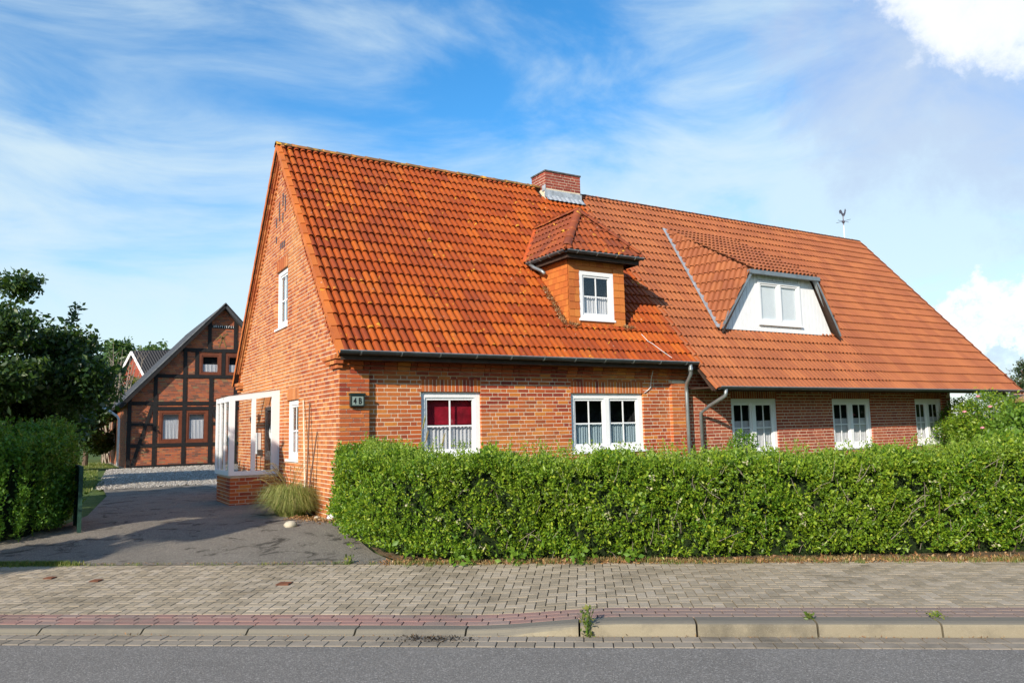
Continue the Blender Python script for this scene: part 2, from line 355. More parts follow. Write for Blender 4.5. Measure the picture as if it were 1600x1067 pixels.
def single(name, g, mat, label=None, cat=None, group=None, smooth=False, kind=None, base=None):
    L = Vector(base) if base is not None else Vector((0, 0, 0))
    o = link(name, new_mesh(name, [Vector(v)-L for v in g.v], g.f, mat, smooth), None, L, kind)
    if label: o['label'] = label
    if cat: o['category'] = cat
    if group: o['group'] = group
    return o
def strips(zs, Lf, Rf, holes):
    holes = [(h[0]-.006, h[1]+.006, h[2]-.006, h[3]+.006) for h in holes]
    zs = sorted(set(zs) | {h[2] for h in holes if zs[0] < h[2] < zs[-1]} | {h[3] for h in holes if zs[0] < h[3] < zs[-1]}); out = []
    for a, b in zip(zs[:-1], zs[1:]):
        hs = sorted(h for h in holes if h[2] < (a+b)/2 < h[3]); l0, l1 = Lf(a), Lf(b)
        for h in hs: out.append(((l0, a), (h[0], a), (h[0], b), (l1, b))); l0 = l1 = h[1]
        out.append(((l0, a), (Rf(a), a), (Rf(b), b), (l1, b)))
    return out
CH = .077; JT = .0145; Z0 = 2.383
def courses(Lf, Rf, za, zb, holes, mode='mix', ch=CH, z0=Z0, jt=JT, st=.243):
    res = []; k0 = math.ceil((za+ch/2-z0)/ch-1e-6); k1 = math.floor((zb-ch/2-z0)/ch+1e-6)
    hd = (st-jt)/2
    for k in range(k0, k1+1):
        z = z0+k*ch; iv = []; l = Lf(z); r = Rf(z)
        if r-l < .05: continue
        for h in sorted(h for h in holes if h[2] < z < h[3]): iv.append((l, h[0], l == Lf(z))); l = h[1]
        iv.append((l, r, False))
        for a, b, _ in iv:
            if b-a < .05: continue
            u = a; i = 0; rr = random.Random(k*7919+int(a*100))
            if mode == 'mix': seq = [hd, st, st, hd, st, st, hd, st] if k % 2 else [st, st, hd, st, st, hd, st]
            elif mode == 'head': seq = [hd] if k % 2 else [hd, hd, st, hd, hd, hd]
            else: seq = [st]
            if k % 2 and mode == 'run': seq = [st]
            sh = rr.choice([0, 1, 2, 3])
            if mode == 'run' and k % 2: first = hd
            elif mode == 'mix' and k % 2 == 0: first = st*.75
            else: first = None
            while u < b-.02:
                w = first if first else seq[(i+sh) % len(seq)]
                first = None
                w = w+rr.uniform(-.004, .004)
                if u+w > b-.03: w = b-u
                res.append((u, u+w, z, ch-jt)); u += w+jt; i += 1
    return res
def plane_map(origin, du, dn):
    """u along wall, z up, dn outward normal -> world position of (u, z, out)"""
    origin, du, dn = Vector(origin), Vector(du), Vector(dn)
    return lambda u, z, o=0.: origin+du*u+dn*o+Vector((0, 0, z))
UNIT = None
def unit_box():
    global UNIT
    if UNIT is None:
        b = .04; V = []; F = []
        g = G(); g.box((-.5, -.5, -.5), (.5, .5, .5)); UNIT = (g.v, g.f)
    return UNIT
def lay(thing, parent, items, mp, du, dn, mat, depth=.05, jitter=.002, nparts=0, partname='brick', stuffname='brickwork'):
    """items: (u0,u1,zc,h) laid in the wall; the nparts largest in view become parts, the rest one stuff mesh"""
    du, dn = Vector(du), Vector(dn); g = G(); rest = []
    if nparts:
        def size(it):
            p = mp((it[0]+it[1])/2, it[2]); return (it[1]-it[0])/max(1, depth_of(p))
        order = sorted(items, key=size, reverse=True); chosen = order[:nparts]; rest = order[nparts:]
        me = new_mesh(partname, *unit_box(), mat)
        up = Vector((0, 0, 1))
        for u0, u1, z, h in chosen:
            j = random.uniform(-jitter, jitter); c = mp((u0+u1)/2, z, -depth/2+j); sx, sz = (u1-u0), h+random.uniform(-.002, .001)
            M = Matrix(((du.x*sx, -dn.x*depth, 0, c.x), (du.y*sx, -dn.y*depth, 0, c.y), (0, 0, sz, c.z), (0, 0, 0, 1)))
            thing.inst(partname, me, M, parent)
    else: rest = items
    for u0, u1, z, h in rest:
        j = random.uniform(-jitter, jitter); g.obox(mp((u0+u1)/2, z, -depth/2+j), du, -dn, (0, 0, 1), u1-u0, depth, h+random.uniform(-.002, .001))
    if g.v: thing.part(stuffname, g, mat, parent, kind='stuff')
def backing(mp, quads, dn, out, thick):
    g = G()
    for q in quads: g.prism([mp(u, z, out) for u, z in q], -Vector(dn)*thick)
    return g
def soldiers(a, b, z0, z1, w=.066, j=.015):
    n = round((b-a)/(w+j)); p = (b-a)/n; return [(a+i*p+j/2, a+(i+1)*p-j/2, (z0+z1)/2, z1-z0-.008) for i in range(n)]
def window(thing, parent, mp, du, dn, u0, u1, z0, z1, rec=.07, fw=.10, lights=1, mat=m_white, muntin=True, curtain=None, room=m_dark, sill=True, blind=None, cur_frac=.5, name='window', sash=.045, cm=None, depth=.5, mw=.028, thick=.07):
    """framed window in the opening u0..u1, z0..z1, its face set back by rec; du to the right, dn outward"""
    g = G(); du, dn = Vector(du), Vector(dn); up = Vector((0, 0, 1))
    def bx(g, a, b, c, d, o0, o1): g.obox(mp((a+b)/2, (c+d)/2, (o0+o1)/2), du, dn, up, b-a, abs(o1-o0), d-c)
    o = -rec
    bx(g, u0, u1, z1-fw, z1, o, o-thick); bx(g, u0, u1, z0, z0+fw, o, o-thick)
    bx(g, u0, u0+fw, z0+fw, z1-fw, o, o-thick); bx(g, u1-fw, u1, z0+fw, z1-fw, o, o-thick)
    cells = []; iw = (u1-u0-2*fw); mul = fw*1.1 if lights > 1 else 0
    cw = (iw-mul*(lights-1))/lights
    for i in range(lights):
        a = u0+fw+i*(cw+mul); cells.append((a, a+cw))
        if i: bx(g, a-mul, a, z0+fw, z1-fw, o+.004, o-thick)
    fr = thing.part(name, g, mat, parent)
    gs = G(); gm = G(); gg = G(); gc = G()
    for a, b in cells:
        c, d = z0+fw, z1-fw
        bx(gs, a, b, d-sash, d, o-.022, o-.06); bx(gs, a, b, c, c+sash, o-.022, o-.06); bx(gs, a, a+sash, c+sash, d-sash, o-.022, o-.06); bx(gs, b-sash, b, c+sash, d-sash, o-.022, o-.06)
        if muntin:
            zm = c+(d-c)*.47
            bx(gm, (a+b)/2-mw/2, (a+b)/2+mw/2, c+sash, d-sash, o-.032, o-.046); bx(gm, a+sash, b-sash, zm-mw/2, zm+mw/2, o-.030, o-.044)
        gg.prism([mp(a+sash, c+sash, o-.038), mp(b-sash, c+sash, o-.038), mp(b-sash, d-sash, o-.038), mp(a+sash, d-sash, o-.038)], -dn*.004)
        if curtain:
            n = 60; zt = c+(d-c)*cur_frac; vs = []; ph = random.random()*6
            for i in range(n+1):
                u = a+(b-a)*i/n; dd = .10+.016*math.sin(i*1.35+ph)+.006*math.sin(i*.5+2*ph)
                vs += [mp(u, c-.01, o-dd), mp(u, zt+.006*math.sin(i*1.35), o-dd*.95)]
            gc.add(vs, [(2*i, 2*i+2, 2*i+3, 2*i+1) for i in range(n)])
    thing.part('sash', gs, mat, fr); thing.part('pane', gg, m_glass, fr)
    if muntin: thing.part('muntin', gm, mat, fr)
    if curtain: thing.part('curtain', gc, cm or m_curt, fr, smooth=True)
    gr = G(); b0 = o-thick
    # room box: five sides behind the frame
    for a, b, c, d, p, q in ((u0, u1, z0, z1, b0-depth, b0-depth-.02), (u0-.02, u0, z0, z1, b0, b0-depth), (u1, u1+.02, z0, z1, b0, b0-depth), (u0-.02, u1+.02, z1, z1+.02, b0, b0-depth), (u0-.02, u1+.02, z0-.02, z0, b0, b0-depth)):
        bx(gr, a, b, c, d, p, q)
    thing.part('window_recess', gr, room, fr)
    if blind:
        gb = G(); bx(gb, u0+fw, u1-fw, z0+(z1-z0)*.5, z1-fw*.5, o-.16, o-.17); thing.part('blind', gb, blind, fr)
    if sill:
        gk = G(); bx(gk, u0-.03, u1+.03, z0-.045, z0, .03, o-thick); thing.part('sill', gk, mat, fr)
    return fr
# tile: two rolls, 0.30 wide, 0.34 long; local x across, y up the slope, z off the roof
def tile_mesh(w=.30, l=.385, rolls=2, h=.056, seg=8, th=.013):
    V = []; F = []; pw = w/rolls; base = [(0, 0), (.10, 0), (.15, .85), (.30, 1.08), (.52, 1.16), (.70, 1.0), (.84, .50), (.93, .05)]
    xs = [(k+a)*pw for k in range(rolls) for a, _ in base]+[w]; prof = [h*b for k in range(rolls) for _, b in base]+[0]
    for y, dz in ((0, .044), (l, .0)):
        for x, p in zip(xs, prof): V.append((x, y, p+dz))
    n = len(xs)
    for x, p in zip(xs, prof): V.append((x, 0, p+.044-th))
    for i in range(n-1):
        F.append((i, i+1, n+i+1, n+i)); F.append((2*n+i, 2*n+i+1, i+1, i))
    return V, F
TV, TF = tile_mesh()
def frame_matrix(o, x, y, z): return Matrix(((x[0], y[0], z[0], o[0]), (x[1], y[1], z[1], o[1]), (x[2], y[2], z[2], o[2]), (0, 0, 0, 1)))
def clip(g, planes):
    """keep the side of each plane its normal points to"""
    me = bpy.data.meshes.new('t'); me.from_pydata([tuple(v) for v in g.v], [], g.f); bm = bmesh.new(); bm.from_mesh(me)
    for co, no in planes:
        bmesh.ops.bisect_plane(bm, geom=bm.verts[:]+bm.edges[:]+bm.faces[:], plane_co=Vector(co), plane_no=Vector(no), clear_inner=True, clear_outer=False)
    bm.verts.index_update(); r = G(); r.v = [tuple(v.co) for v in bm.verts]; r.f = [tuple(v.index for v in f.verts) for f in bm.faces]; bm.free(); bpy.data.meshes.remove(me); return r
# leaves --------------------------------------------------------------------
def leaf_mesh(name, P, size, mat, parent=None, kind=None, L=Vector((0, 0, 0)), up=.35, aspect=.5, seed=1, outward=None, flat=None):
    r = np.random.default_rng(seed); n = len(P); P = P-np.array(L)
    a = r.normal(size=(n, 3)); a[:, 2] += up
    if outward is not None: a += outward*.7
    a /= np.linalg.norm(a, axis=1)[:, None]
    b = r.normal(size=(n, 3)); b -= a*(a*b).sum(1)[:, None]; b /= np.linalg.norm(b, axis=1)[:, None]; c = np.cross(a, b)
    sz = size*np.clip(r.lognormal(-.05, .33, n), .4, 2.)[:, None]
    v0 = P; v1 = P+a*sz*.5+b*sz*aspect*.5+c*sz*.08; v2 = P+a*sz; v3 = P+a*sz*.5-b*sz*aspect*.5+c*sz*.08
    V = np.stack([v0, v1, v2, v3], 1).reshape(-1, 3)
    base = np.arange(n)*4; tris = np.stack([base, base+1, base+2, base, base+2, base+3], 1).reshape(-1, 3)
    me = bpy.data.meshes.new(name); me.vertices.add(len(V)); me.vertices.foreach_set('co', V.astype(np.float32).ravel())
    me.loops.add(len(tris)*3); me.loops.foreach_set('vertex_index', tris.astype(np.int32).ravel())
    me.polygons.add(len(tris)); me.polygons.foreach_set('loop_start', (np.arange(len(tris))*3).astype(np.int32)); me.polygons.foreach_set('loop_total', np.full(len(tris), 3, np.int32))
    me.update(calc_edges=True); me.materials.append(mat)
    return link(name, me, parent, (0, 0, 0), kind)
def blade_mesh(P, H, lean, w, r):
    g = G(); n = len(P); V = np.zeros((n, 5, 3)); d = r.normal(size=(n, 2)); d /= np.linalg.norm(d, axis=1)[:, None]
    s = np.stack([-d[:, 1], d[:, 0]], 1); ln = lean*r.uniform(.3, 1, n)[:, None]*H[:, None]
    V[:, 0, :2] = P[:, :2]+s*w; V[:, 1, :2] = P[:, :2]-s*w; V[:, 0, 2] = V[:, 1, 2] = P[:, 2]
    V[:, 2, :2] = P[:, :2]+d*ln*.35+s*w*.8; V[:, 3, :2] = P[:, :2]+d*ln*.35-s*w*.8; V[:, 2, 2] = V[:, 3, 2] = P[:, 2]+H*.62
    V[:, 4, :2] = P[:, :2]+d*ln; V[:, 4, 2] = P[:, 2]+H*(1-.35*lean)
    g.v = [tuple(x) for x in V.reshape(-1, 3)]
    for i in range(n): b = i*5; g.f += [(b, b+1, b+3, b+2), (b+2, b+3, b+4)]
    return g
# ================================================================ GROUND
def sheet(name, poly_st, mat, dz, step=.5, zf=ground_z, kind='structure'):
    """grid over an (s,t) polygon, following the ground height"""
    xs = [p[0] for p in poly_st]; ts = [p[1] for p in poly_st]
    bm = bmesh.new(); ns = max(1, int((max(xs)-min(xs))/step)); ntt = max(1, int((max(ts)-min(ts))/step))
    f = bm.faces.new([bm.verts.new((p[0], p[1], 0)) for p in poly_st])
    for i in range(1, ns): bmesh.ops.bisect_plane(bm, geom=bm.verts[:]+bm.edges[:]+bm.faces[:], plane_co=(min(xs)+i*(max(xs)-min(xs))/ns, 0, 0), plane_no=(1, 0, 0))
    for i in range(1, ntt): bmesh.ops.bisect_plane(bm, geom=bm.verts[:]+bm.edges[:]+bm.faces[:], plane_co=(0, min(ts)+i*(max(ts)-min(ts))/ntt, 0), plane_no=(0, 1, 0))
    for v in bm.verts: v.co = ST(v.co.x, v.co.y, zf(v.co.x, v.co.y)+dz)
    bmesh.ops.recalc_face_normals(bm, faces=bm.faces[:])
    me = bpy.data.meshes.new(name); bm.to_mesh(me); bm.free(); me.materials.append(mat); me.shade_smooth()
    return link(name, me, None, (0, 0, 0), kind)
def gz(s, t): return (-.33 if t < 0 else ground_z(s, max(t, .6)))-.05-(.1 if 0 < t < 2.9 else 0)
g = G(); ss = [-900, -60, -30, -20]+[x*.5-16 for x in range(0, 64)]+[20, 30, 60, 900]; tt = [-400, -30, -10, -4, -1, -.2, .3, 1, 2, 2.7, 2.86, 3.2, 3.6, 4, 4.5, 5, 5.5, 6, 6.5, 7, 9, 12, 20, 40, 80, 900]
for t in tt:
    for s in ss: g.v.append(tuple(ST(s, t, gz(s, t))))
n = len(ss); g.f = [(j*n+i, j*n+i+1, (j+1)*n+i+1, (j+1)*n+i) for j in range(len(tt)-1) for i in range(n-1)]
single('ground', g, m_lawn, kind='structure', smooth=True)
g = G(); g.add([ST(-300, -.345, -.325), ST(300, -.345, -.325), ST(300, -6.8, -.31), ST(-300, -6.8, -.31)], [(0, 3, 2, 1)]); single('road', g, m_road, kind='structure')
DR = [(-7.25, 2.86), (-1.75, 2.86), (-2.3, 3.6), (-2.95, 4.75), (-3.55, 5.75), (-4.3, 6.3), (-5.0, 6.75), (-5.2, 8.4), (-6.4, 10.6), (-8.4, 13.8), (-10.2, 16.0), (-13.3, 14.4), (-11.5, 11.8), (-8.9, 7.2), (-8.3, 5.6), (-8.6, 4.6), (-14, 4.4), (-14, 2.86)]
sheet('driveway', DR, m_drive, .006)
def house_gravel():
    P = [(-3.2, 12.2), (-2.85, 14), (-2.6, 20), (-2.1, 27.2), (9, 27.2), (9, 9.5), (-.2, 9.2), (-.45, 12.6)]
    g = G(); bm = bmesh.new(); bm.faces.new([bm.verts.new((x, y, .012)) for x, y in P])
    for i in range(-2, 9): bmesh.ops.bisect_plane(bm, geom=bm.verts[:]+bm.edges[:]+bm.faces[:], plane_co=(i, 0, 0), plane_no=(1, 0, 0))
    for i in range(10, 27): bmesh.ops.bisect_plane(bm, geom=bm.verts[:]+bm.edges[:]+bm.faces[:], plane_co=(0, i, 0), plane_no=(0, 1, 0))
    me = bpy.data.meshes.new('gravel_yard'); bm.to_mesh(me); bm.free(); me.materials.append(m_gravel); link('gravel_yard', me, None, (0, 0, 0), 'structure')
    g = G(); r = np.random.default_rng(5); k = 0
    while k < 8000:
        y = 12.0+15.1*r.random()**1.15; x = -3.1+5.5*r.random()
        if x < -3.2+(y-12)*.07: continue
        if k < 350: y = 26.7+r.random()*.45; x = -1.4+r.random()*5
        s = r.uniform(.014, .036)*(1.9 if y > 26.6 else 1); a = r.random()*6.3; c, d = math.cos(a), math.sin(a)
        g.add([(x+c*s, y+d*s, .012), (x-d*s, y+c*s*.8, .012), (x-c*s, y-d*s, .012), (x+d*s*.9, y-c*s, .012), (x+s*.1, y, .012+s*.8)], [(0, 1, 4), (1, 2, 4), (2, 3, 4), (3, 0, 4)]); k += 1
    single('gravel_stones', g, m_pebble, 'loose pale gravel stones covering the yard in front of the half-timbered house', 'gravel', kind='stuff')
house_gravel()
sheet('planting_strip', [(-1.7, 2.9), (9.5, 2.9), (9.5, 4.6), (-1.7, 4.6), (-3.2, 6.2), (-3.7, 6.1), (-2.9, 4.8), (-2.2, 3.5)], m_soil, .004)
g = G(); g.add([(-2.7, 20.3, .02), (-2.55, 22, .02), (-1.8, 26.9, .02), (-1.2, 38, .02), (-2.6, 38, .02), (-4.5, 30, .02)], [(0, 1, 2, 3, 4, 5)])
# ---- kerb, sidewalk pavers
sw = Thing('sidewalk', ST(0, 1.4, -.2), 'x', 'x'); del sw.o['label']; del sw.o['category']; sw.o['kind'] = 'structure'
def sw_bed():
    g = G(); ss = [x*.4-14 for x in range(0, 70)]; tt = [.17, .5, 1, 1.6, 2.2, 2.86]
    for t in tt:
        for s in ss: g.v.append(tuple(ST(s, t, walk_z(s, t)-.018)))
    n = len(ss); g.f = [(j*n+i, j*n+i+1, (j+1)*n+i+1, (j+1)*n+i) for j in range(len(tt)-1) for i in range(n-1)]
    return sw.part('paving_bed', g, m_grout)
bed = sw_bed()
def pav_M(s, t, ls, lt, th=.05, zf=walk_z, jz=.0015):
    z = zf(s, t); gs = (zf(s+.1, t)-zf(s-.1, t))/.2; gt = (zf(s, t+.1)-zf(s, t-.1))/.2
    x = (E_+Vector((0, 0, gs+random.uniform(-.006, .006)))).normalized(); y = (N_+Vector((0, 0, gt+random.uniform(-.006, .006)))).normalized(); n = x.cross(y)
    c = ST(s, t, z)+Vector((0, 0, random.uniform(-jz, jz)))-n*th/2
    return frame_matrix(c, x*ls, y*lt, n*th)
def bev_box(b=.05):
    # unit box with a small chamfer on the top edges
    V = [(-.5, -.5, -.5), (.5, -.5, -.5), (.5, .5, -.5), (-.5, .5, -.5), (-.5, -.5, .45), (.5, -.5, .45), (.5, .5, .45), (-.5, .5, .45)]
    b = .025; V += [(-.5+b*.6, -.5+b, .5), (.5-b*.6, -.5+b, .5), (.5-b*.6, .5-b, .5), (-.5+b*.6, .5-b, .5)]
    F = [(0, 1, 5, 4), (1, 2, 6, 5), (2, 3, 7, 6), (3, 0, 4, 7), (4, 5, 9, 8), (5, 6, 10, 9), (6, 7, 11, 10), (7, 4, 8, 11), (8, 9, 10, 11)]
    return V, F
PV, PF = bev_box()
def pavers(items, mat, nmax, name, stuff, zf=walk_z):
    items = [(pav_M(*it[:4], zf=zf)) for it in items]
    items.sort(key=lambda M: depth_of(M.to_translation())+abs((M.to_translation()-CAM).dot(cR))*.15 + (100 if abs((M.to_translation()-CAM).dot(cR)) > .68*depth_of(M.to_translation()) else 0))
    me = new_mesh(name, PV, PF, mat)
    for M in items[:nmax]: sw.inst(name, me, M, bed)
    g = G()
    for M in items[nmax:]: g.merge(PV, PF, M)
    if g.v: sw.part(stuff, g, mat, bed, kind='stuff')
J = .009; B = .1
hb = []
for i in range(-80, 90):
    for j in range(0, 26):
        k = (i-j) % 4; s = i*B; t = .585+j*B
        # herringbone: cell types 0,1 lie along s; 2,3 stand along t
        if k == 0: hb.append((s+B, t+B/2, 2*B-J, B-J))
        elif k == 2 and j == 0: hb.append((s+B/2, t+B/2, B-J, B-J))
        elif k == 3: hb.append((s+B/2, t+B, B-J, 2*B-J))
hb = [b for b in hb if b[1]+b[3]/2 < 3.1 and b[0] > -8.6]
pavers(hb, m_pav, 300, 'paving_stone', 'paving_field')
rb = []
for r_ in range(3):
    for i in range(-44, 45): rb.append((i*.2+(.1 if r_ % 2 else 0)+r_*.03, 0.235+.058+r_*.114, 0.2-J, .112-J))
pavers(rb, m_pavr, 140, 'red_paving_stone', 'red_paving_field')
def gut_z(s, t): return -.322
gb = []
for r_ in range(2):
    for i in range(-45, 52): gb.append((i*.164+(.082 if r_ else 0), -.088-r_*.166, .164-J, .162-J))
pavers(gb, m_gut, 130, 'gutter_stone', 'gutter_field', gut_z)
g = G(); g.add([ST(-20, 0, -.336), ST(20, 0, -.336), ST(20, -.35, -.336), ST(-20, -.35, -.336)], [(0, 3, 2, 1)]); sw.part('gutter_bed', g, m_grout)
def kerbstone(s0):
    g = G(); n = 9; prof = []
    for i in range(n+1):
        s = s0+.004+.992*i/n; zt = kerb_top(s); lowered = 1-smooth(s, -.45, .95); b = -.40
        zf = zt-.018-.012*lowered
        pr = [(0, b), (.0, -.322), (.012+.0*lowered, zf-.012), (.022+.02*lowered, zf+.004), (.04+.03*lowered, zt-.006), (.085, zt+.002), (.225, zt+.001), (.225, b)]
        prof.append([ST(s, t, z) for t, z in pr])
    m_ = len(prof[0]); V = [p for pr in prof for p in pr]; F = []
    for i in range(n):
        for k in range(m_): F.append((i*m_+k, (i+1)*m_+k, (i+1)*m_+(k+1) % m_, i*m_+(k+1) % m_))
    F += [tuple(range(m_)), tuple(range(n*m_, n*m_+m_))[::-1]]
    g.add(V, F); o = sw.part('kerbstone', g, m_kerb, bed); return o
for i in range(-9, 9): kerbstone(.54+i*1.01)
# small iron covers in the paving
for s, t, w_, nm in ((-2.85, 1.82, .15, 'rusty square iron cover set in the grey paving left of centre'), (-5.25, 2.0, .11, 'small brown iron cover in the paving, second from the left'), (-5.95, 2.15, .11, 'orange brown iron cover in the paving, leftmost of the small covers')):
    z = walk_z(s, t); g = G(); g.obox(ST(s, t, z+.004), E_, N_, (0, 0, 1), w_, w_, .012)
    for q in (-.3, 0, .3): g.obox(ST(s, t+q*w_, z+.012), E_, N_, (0, 0, 1), w_*.85, w_*.12, .006)
    single('valve_cover', g, m_iron, nm, 'valve cover', base=ST(s, t, z))
# ================================================================ HOUSE (our half)
A_, Bv = Vector((1, 0, 0)), Vector((0, -1, 0))
GW = 8.497; HW = GW/2
H = Thing('semi_detached_house', (4, 4.2, 0), 'red brick house half with lichen-spotted orange tile roof, hipped dormer and white windows', 'house')
mpF = plane_map((0, .10, 0), (1, 0, 0), (0, -1, 0)); mpP = plane_map((0, 0, 0), (1, 0, 0), (0, -1, 0)); mpG = plane_map((0, 0, 0), (0, -1, 0), (-1, 0, 0))
# facade: u = X
W1 = (1.59, 2.85, .98, 2.20); W2 = (4.97, 6.91, .98, 2.19)
LZ = 2.46
holesF = [W1, W2]; holesB = holesF+[(1.59, 2.85, 2.20, LZ), (4.97, 6.91, 2.19, LZ)]
gwall = backing(mpF, strips([-.3, 2.78], lambda z: .30, lambda z: 8.13, holesF), Bv, -.0045, .28)
gwall.box((.012, .012, -.3), (.54, .3, 2.55)); gwall.box((7.672, .008, -.3), (8.145, .3, 2.47))
gwall.box((0.05, .075, 2.5), (8.14, .3, 2.795))
# gable wall, u = -Y  (mpG: origin, du=(0,-1,0)) so u=-Y
def GL(z): return -GW if z <= 2.84 else -GW+(z-2.84)/5.02*HW*.985
def GR(z): return -.012 if z <= 2.84 else -(z-2.84)/5.02*HW*.985
GW1 = (-4.58, -3.57, 3.82, 5.125); GW2 = (-3.52, -2.62, .95, 2.175); GD = (-5.60, -4.66, 0.0, 2.10)
holesG = [GW1, GW2, GD]
q = strips([-.3, 2.84, 7.85], GL, lambda z: min(GR(z), -.045), holesG); g2 = backing(mpG, q, (-1, 0, 0), -.0045, .28); gwall.add(g2.v, g2.f)
gwall.box((.3, GW-.3, -.3), (8.1, GW, 2.84)); gwall.box((8.0, .3, -.3), (8.14, GW-.3, 2.84))
# partition below the ridge towards the neighbour
gwall.prism([(8.0, .3, 2.84), (8.0, GW-.3, 2.84), (8.0, HW, 7.7)], (.13, 0, 0))
wall = H.part('wall', gwall, m_mortar)
itF = courses(lambda z: .545, lambda z: 7.66, .2, 2.50, holesB)
vis = [i for i in itF if i[2] > 1.02]; low = [i for i in itF if i[2] <= 1.02]
lay(H, wall, vis, mpF, A_, Bv, m_brick, nparts=300)
itp = courses(lambda z: .006, lambda z: .545, -.2, 2.60, [], 'mix'); itp2 = courses(lambda z: 7.67, lambda z: 8.145, -.2, 2.47, [], 'mix')
lay(H, wall, itp+itp2, mpP, A_, Bv, m_brick, .06, stuffname='pilaster_brickwork')
lay(H, wall, [(-.094, -.006, z, h) for z, h in sorted({(i[2], i[3]) for i in itp2})], plane_map((7.662, 0, 0), (0, -1, 0), (-1, 0, 0)), (0, -1, 0), (-1, 0, 0), m_brick, .012, stuffname='pilaster_side_bricks')
lay(H, wall, low, mpF, A_, Bv, m_brick, stuffname='lower_brickwork')
for nm, (a, b, c, d) in (('a', W1), ('b', W2)):
    me = new_mesh('lintel_brick', *unit_box(), m_brick)
    for it in soldiers(a, b, d, LZ):
        c_ = mpF((it[0]+it[1])/2, it[2], -.05+random.uniform(-.002, .002)); H.inst('lintel_brick', me, frame_matrix(c_, (it[1]-it[0], 0, 0), (0, .1, 0), (0, 0, it[3])), wall)
# corbel courses under the eave
for z0_, z1_, y in ((2.505, 2.572, .06), (2.582, 2.648, .02), (2.658, 2.725, -.03), (2.735, 2.80, -.08)):
    it = courses(lambda z: (-.0 if y > 0 else y+.02) if True else 0, lambda z: 8.14, z0_-.006, z1_+.006, [], 'mix', z0=(z0_+z1_)/2)
    mp = plane_map((0, y, 0), (1, 0, 0), (0, -1, 0)); it = [(max(a, .56) if y > .03 else a, b, z, h) for a, b, z, h in it if b > (.6 if y > .03 else -1)]
    lay(H, wall, it, mp, A_, Bv, m_brick, .12 if y < .03 else .08, stuffname='corbel_course')
# kneeler returns on the gable
for z0_, z1_, o, w_ in ((2.600, 2.665, .05, .36), (2.675, 2.745, .09, .52), (2.755, 2.835, .12, .62)):
    it = [(-w_+i*.125, min(-.0+o, -w_+i*.125+.114), (z0_+z1_)/2, z1_-z0_) for i in range(int((w_+o)/.125)+1)]
    lay(H, wall, [i for i in it if i[1]-i[0] > .03], plane_map((-o, 0, 0), (0, -1, 0), (-1, 0, 0)), (0, -1, 0), (-1, 0, 0), m_gbrick, o+.04, stuffname='kneeler_course')
    it = [(-GW-o*.3+i*.125, -GW-o*.3+i*.125+.114, (z0_+z1_)/2, z1_-z0_) for i in range(int(w_/.125))]
    lay(H, wall, it, plane_map((-o, 0, 0), (0, -1, 0), (-1, 0, 0)), (0, -1, 0), (-1, 0, 0), m_gbrick, o+.04, stuffname='kneeler_course')
# gable bricks
holesGB = holesG+[(GW1[0], GW1[1], GW1[3], GW1[3]+.25), (GW2[0], GW2[1], GW2[3], GW2[3]+.25), (GD[0], GD[1], GD[3], GD[3]+.25)]
itG = courses(GL, GR, -.2, 7.6, holesGB, 'head')
for h in ((GW1[0], GW1[1], GW1[3]), (GW2[0], GW2[1], GW2[3]), (GD[0], GD[1], GD[3])): itG += soldiers(h[0], h[1], h[2], h[2]+.25)
lay(H, wall, itG, mpG, (0, -1, 0), (-1, 0, 0), m_gbrick, stuffname='gable_brickwork')
# dark figure bricks near the top of the gable
m_glz = simple('dark_glazed_brick', (.07, .045, .045), .4)
g = G()
for y, z, hh in ((4.62, 6.35, .28), (4.62, 5.95, .2), (4.36, 6.55, .5), (4.05, 6.75, .35), (4.05, 6.35, .3), (3.85, 6.6, .4), (4.2, 5.72, .22), (4.05, 5.72, .22), (3.9, 5.72, .22)):
    n = max(1, int(hh/.077))
    for i in range(n): g = G(); g.box((-.006, y-.05, z-hh/2+i*.077), (.03, y+.05, z-hh/2+i*.077+.064)); H.part('dark_brick', g, m_glz, wall)
# rake corbels and dentils
UP = Vector((0, .6598, .7514)); NR = Vector((0, -.7514, .6598)); UPB = Vector((0, -.6598, .7514)); NB_ = Vector((0, .7514, .6598))
EV = Vector((0, -.367, 2.87)); EVB = Vector((0, GW+.367, 2.87)); RL = 6.995
g = G(); gd = G()
for ev, up, nr in ((EV, UP, NR), (EVB, UPB, NB_)):
    n = 48; st_ = (RL-.45)/n
    for i in range(n):
        c = ev+up*(.42+st_*(i+.5))-nr*.12; g.obox(c+Vector((-.035, 0, 0)), (1, 0, 0), up, nr, .10, st_-.012, .065)
        c = ev+up*(.46+st_*(i+.5))-nr*.19; g.obox(c+Vector((-.015, 0, 0)), (1, 0, 0), up, nr, .07, st_-.012, .06)
        c = ev+up*(.62+st_*(i+.5)*.93)-nr*.37; gd.obox(c+Vector((-.006, 0, 0)), (1, 0, 0), (0, .7071, .7071), (0, -.7071, .7071), .06, .075, .075)
H.part('rake_course', g, m_gbrick, wall, kind='stuff'); H.part('dentil_course', gd, m_gbrick, wall, kind='stuff')
# windows
mpFw = mpF
w1 = window(H, wall, mpF, A_, Bv, *W1, rec=.06, fw=.105, lights=1, curtain=True, cur_frac=.48, room=m_dark, blind=m_red)
w2 = window(H, wall, mpF, A_, Bv, *W2, rec=.06, fw=.11, lights=2, curtain=True, cur_frac=.48, cm=m_curtb)
window(H, wall, mpG, (0, -1, 0), (-1, 0, 0), *GW1, rec=.05, fw=.10, curtain=True, cur_frac=1., cm=m_curtb, depth=.3)
window(H, wall, mpG, (0, -1, 0), (-1, 0, 0), *GW2, rec=.05, fw=.10, curtain=True, cur_frac=.5, depth=.3)
